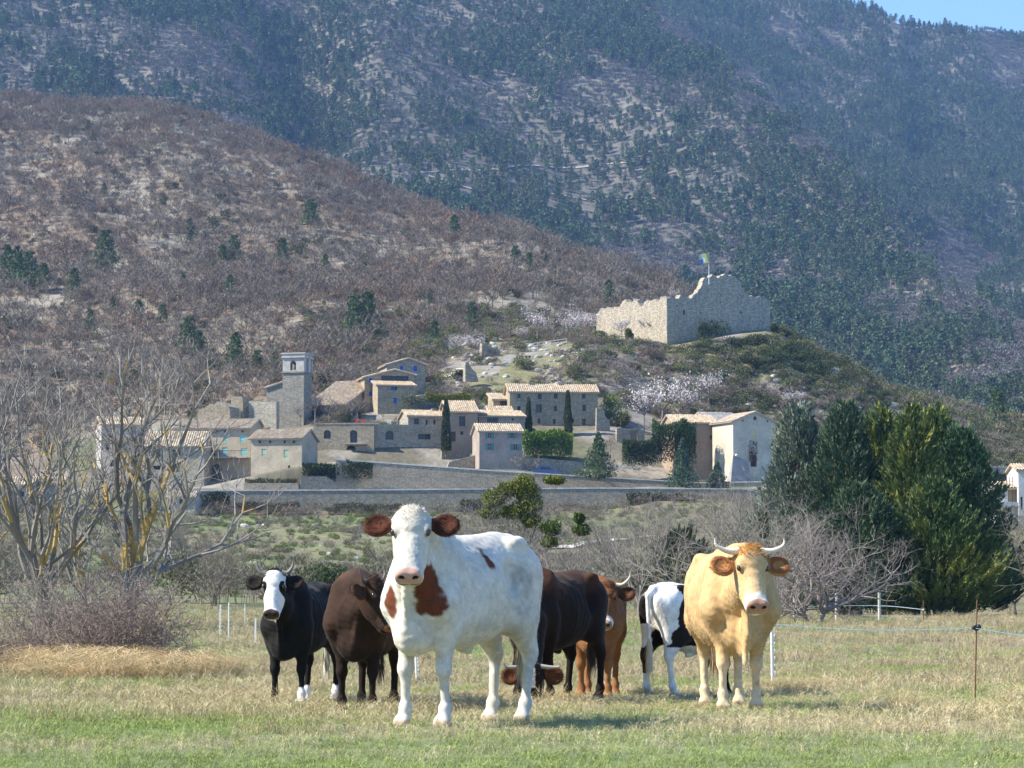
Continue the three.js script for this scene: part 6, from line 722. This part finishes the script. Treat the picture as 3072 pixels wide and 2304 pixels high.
{ const g = thing('iron_stake', 'rusty iron stake with black insulator holding blue rope', 'fence post', onGround(2912, 27.2)); g.rotation.z = -.035; part('shaft', new THREE.CylinderGeometry(.007, .008, 1.02, 7).translate(0, .46, 0), rust, g); part('insulator', mergeGeometries([new THREE.CylinderGeometry(.03, .03, .05, 10).rotateX(PI / 2).translate(0, .70, 0), new THREE.SphereGeometry(.026, 10, 8).translate(.018, .71, .01), new THREE.SphereGeometry(.02, 10, 8).translate(-.03, .70, .01)]), new THREE.MeshStandardMaterial({ color: new THREE.Color().setRGB(.015, .015, .016), roughness: .5 }), g); }
const rope = (pts, r, k, l, n = 60) => solo('fence_rope', new THREE.TubeGeometry(new THREE.CatmullRomCurve3(pts), n, r, 5), new THREE.MeshStandardMaterial({ color: new THREE.Color().setRGB(...k), roughness: .7 }), l, 'rope', null, 'fence ropes');
rope([at(2230, 1868, 33), at(2350, 1875, 31.5), at(2560, 1889, 30), at(2740, 1890, 28.8), at(2920, 1884, 27.25)], .0032, [.12, .30, .42], 'blue electric fence rope sagging from the tan cow to the rusty stake'); rope([at(2920, 1884, 27.25), at(3000, 1897, 26.5), at(3110, 1913, 25.5)], .0032, [.12, .30, .42], 'blue rope running on past the rusty stake');
for (const [x, d, h, l] of [[2503, 112, 1.12, 'grey wooden post in front of the cypress trunks, nearer the thorn tree'], [2631, 112, 1.15, 'grey wooden post in front of the cypress trunks, in their middle'], [2378, 108, 1.0, 'pale post half hidden by the thorn tree']]) { const g = thing('wooden_post', l, 'fence post', onGround(x, d), 'posts before the cypresses'); part('shaft', new THREE.CylinderGeometry(.055, .065, h + .2, 7).translate(0, h / 2 - .1, 0), weathered, g); part('staple', new THREE.TorusGeometry(.07, .008, 5, 10).rotateX(PI / 2).translate(0, h * .5, 0), weathered, g); }
{ const g = thing('iron_stake', 'thin rusty stake at the cypress trunks', 'fence post', onGround(2762, 108)); part('shaft', new THREE.CylinderGeometry(.02, .02, .9, 6).translate(0, .4, 0), rust, g); part('insulator', new THREE.CylinderGeometry(.03, .03, .06, 8).translate(0, .5, 0), white, g); }
rope([onGround(2378, 108, .55), onGround(2503, 112, .62), onGround(2631, 112, .62), onGround(2762, 108, .5)], .012, [.35, .45, .5], 'thin pale wire between the posts before the cypresses'); rope([onGround(2503, 112, .25), onGround(2631, 112, .22), onGround(2762, 108, .25)], .012, [.3, .36, .4], 'lower wire between the posts before the cypresses');
// ---------------------------------------------------------------- small things in the village
{ const p = at(1538, 1424, 446), q = at(1637, 1421, 446), g = thing('parked_car', 'small blue car parked behind the coping of the village road', 'car', V3(q.x, at(1637, 1424, 446).y - .15, -446)); const body = new THREE.Shape(); [[-1.9, .3], [1.9, .3], [1.95, .75], [1.2, .9], [.6, 1.42], [-1.0, 1.42], [-1.75, .9], [-1.95, .8]].forEach(([x, y], i) => i ? body.lineTo(x, y) : body.moveTo(x, y)); const bm = new THREE.MeshPhysicalMaterial({ color: new THREE.Color().setRGB(.02, .05, .16), roughness: .3, clearcoat: 1 }); part('body', new THREE.ExtrudeGeometry(body, { depth: 1.5, bevelSize: .06, bevelThickness: .06 }).translate(0, 0, -.75), bm, g); part('window', slab([[-.9, .95], [.95, .95], [.5, 1.34], [-.85, 1.34]], .02).translate(0, 0, .83), M.glass, g); for (const x of [-1.2, 1.2]) for (const z of [.68, -.68]) { const w = part('wheel', new THREE.CylinderGeometry(.31, .31, .2, 16).rotateX(PI / 2).translate(x, .31, z), M.iron, g); part('hub_cap', new THREE.CylinderGeometry(.17, .17, .21, 12).rotateX(PI / 2).translate(x, .31, z), weathered, w); } }
{ const a = at(1542, 1066, 532), b = at(1660, 1067, 530), line = thing('washing_line', 'washing line strung between two posts on the knoll', 'washing line', a); part('cord', new THREE.TubeGeometry(new THREE.LineCurve3(V3(0, 0, 0), b.clone().sub(a)), 2, .015, 4), weathered, line); for (const q of [0, 1]) part('post', new THREE.CylinderGeometry(.04, .04, 2.6, 6).translate(q * (b.x - a.x), -1.2, q * (b.z - a.z)), weathered, line);
  [['#7d8bb8', 'pale blue towel', 1.0], ['#3b3f52', 'dark shirt', .8], ['#b8d24a', 'lime green cloth', .6], ['#2b2b30', 'black trousers', .7], ['#2e2e34', 'dark jumper', .7], ['#a8b4d8', 'light blue shirt', .9], ['#c23b32', 'red shirt', 1], ['#4a4c55', 'grey towel', 1.1], ['#5a5c66', 'grey sheet', 1.2], ['#e4e4ea', 'white sheet', 1.25], ['#5f7fd0', 'blue jeans', 1.35], ['#7ea0e4', 'sky blue towel', 1.3]].forEach(([c, w, h], i) => { const f = (i + .6) / 12.6, g = new GB(), W = .46, n = 6, k = new THREE.Color(c).toArray(); for (let j = 0; j < n; j++) for (let m = 0; m < 4; m++) { const P = (u, v) => [u * W, -v * h, .05 * sin(u * 9 + i) * v]; g.quad(P(j / n, m / 4), P((j + 1) / n, m / 4), P((j + 1) / n, (m + 1) / 4), P(j / n, (m + 1) / 4), k); } solo('laundry', g.geo(), vmat, `${w} hanging on the washing line`, 'laundry', a.clone().lerp(b, f), 'laundry on the line'); }); }
{ const pts = [[1536, 1040], [1580, 1034], [1630, 1028], [1700, 1018]].map(([x, y]) => at(x, y, 541)), g = thing('path_railing', 'pale wooden railing along the path up to the castle', 'railing', pts[0]), rel = pts.map((p) => p.clone().sub(pts[0])), c = new THREE.CatmullRomCurve3(rel); for (const dy of [0, .5]) part('rail', new THREE.TubeGeometry(new THREE.CatmullRomCurve3(rel.map((p) => p.clone().setY(p.y + dy - .4))), 20, .06, 5), weathered, g); for (let i = 0; i <= 9; i++) { const p = c.getPoint(i / 9); part('post', new THREE.CylinderGeometry(.06, .06, 1.6, 6).translate(p.x, p.y - .6, p.z), weathered, g); } }
function ribbon(name, label, pts, w, k, lift) { const P = [], C = [], I = [], c = new THREE.CatmullRomCurve3(pts.map((p) => V3(p.x, 0, p.z))), n = 80; for (let i = 0; i <= n; i++) { const p = c.getPoint(i / n), t = c.getTangent(i / n), nx = -t.z, nz = t.x; for (let j = 0; j <= 4; j++) { const o = (j / 4 - .5) * w, x = p.x + nx * o, z = p.z + nz * o; P.push(x, H(x, z) + lift, z); const v = .85 + .3 * noise(x * 2, z * 2); C.push(k[0] * v, k[1] * v, k[2] * v); if (i && j) { const a = i * 5 + j; I.push(a, a - 5, a - 6, a, a - 6, a - 1); } } } const g = new THREE.BufferGeometry(); g.setAttribute('position', new THREE.Float32BufferAttribute(P, 3)); g.setAttribute('color', new THREE.Float32BufferAttribute(C, 3)); g.setIndex(I); g.computeVertexNormals(); const m = new THREE.Mesh(g, new THREE.MeshStandardMaterial({ vertexColors: true, roughness: 1, side: THREE.DoubleSide })); m.name = name; m.receiveShadow = true; tag(m, label, '', '', 'structure'); scene.add(m); }
ribbon('field_path', 'pale track across the slope', [1640, 1720, 1800, 1880, 1970, 2060].map((x, i) => groundAt(x, [1648, 1638, 1628, 1620, 1610, 1604][i], 160)), 2.2, [.62, .58, .5], .12);
ribbon('village_road', 'grey village road behind the coping', [1010, 1250, 1500, 1780, 2100, 2400].map((x) => onGround(x, 447)), 6, [.26, .25, .24], .06);
ribbon('castle_path', 'pale path to the knoll', [[1268, 1165], [1300, 1145], [1340, 1130], [1390, 1110]].map(([x, y]) => groundAt(x, y, 485)), 3, [.5, .44, .33], .15);
ribbon('mountain_track', 'pale forest track on the mountain', [1255, 1350, 1500, 1650, 1800, 1950].map((x, i) => groundAt(x, [520, 516, 512, 506, 498, 492][i], 1250, 3000)), 2.6, [.34, .30, .23], .7);
ribbon('mountain_track_lower', 'lower forest track on the mountain', [1285, 1340, 1420, 1560, 1700, 1900, 2000].map((x, i) => groundAt(x, [530, 545, 570, 588, 592, 596, 600][i], 1250, 3000)), 2.6, [.33, .29, .22], .7);
renderer.render(scene, camera);
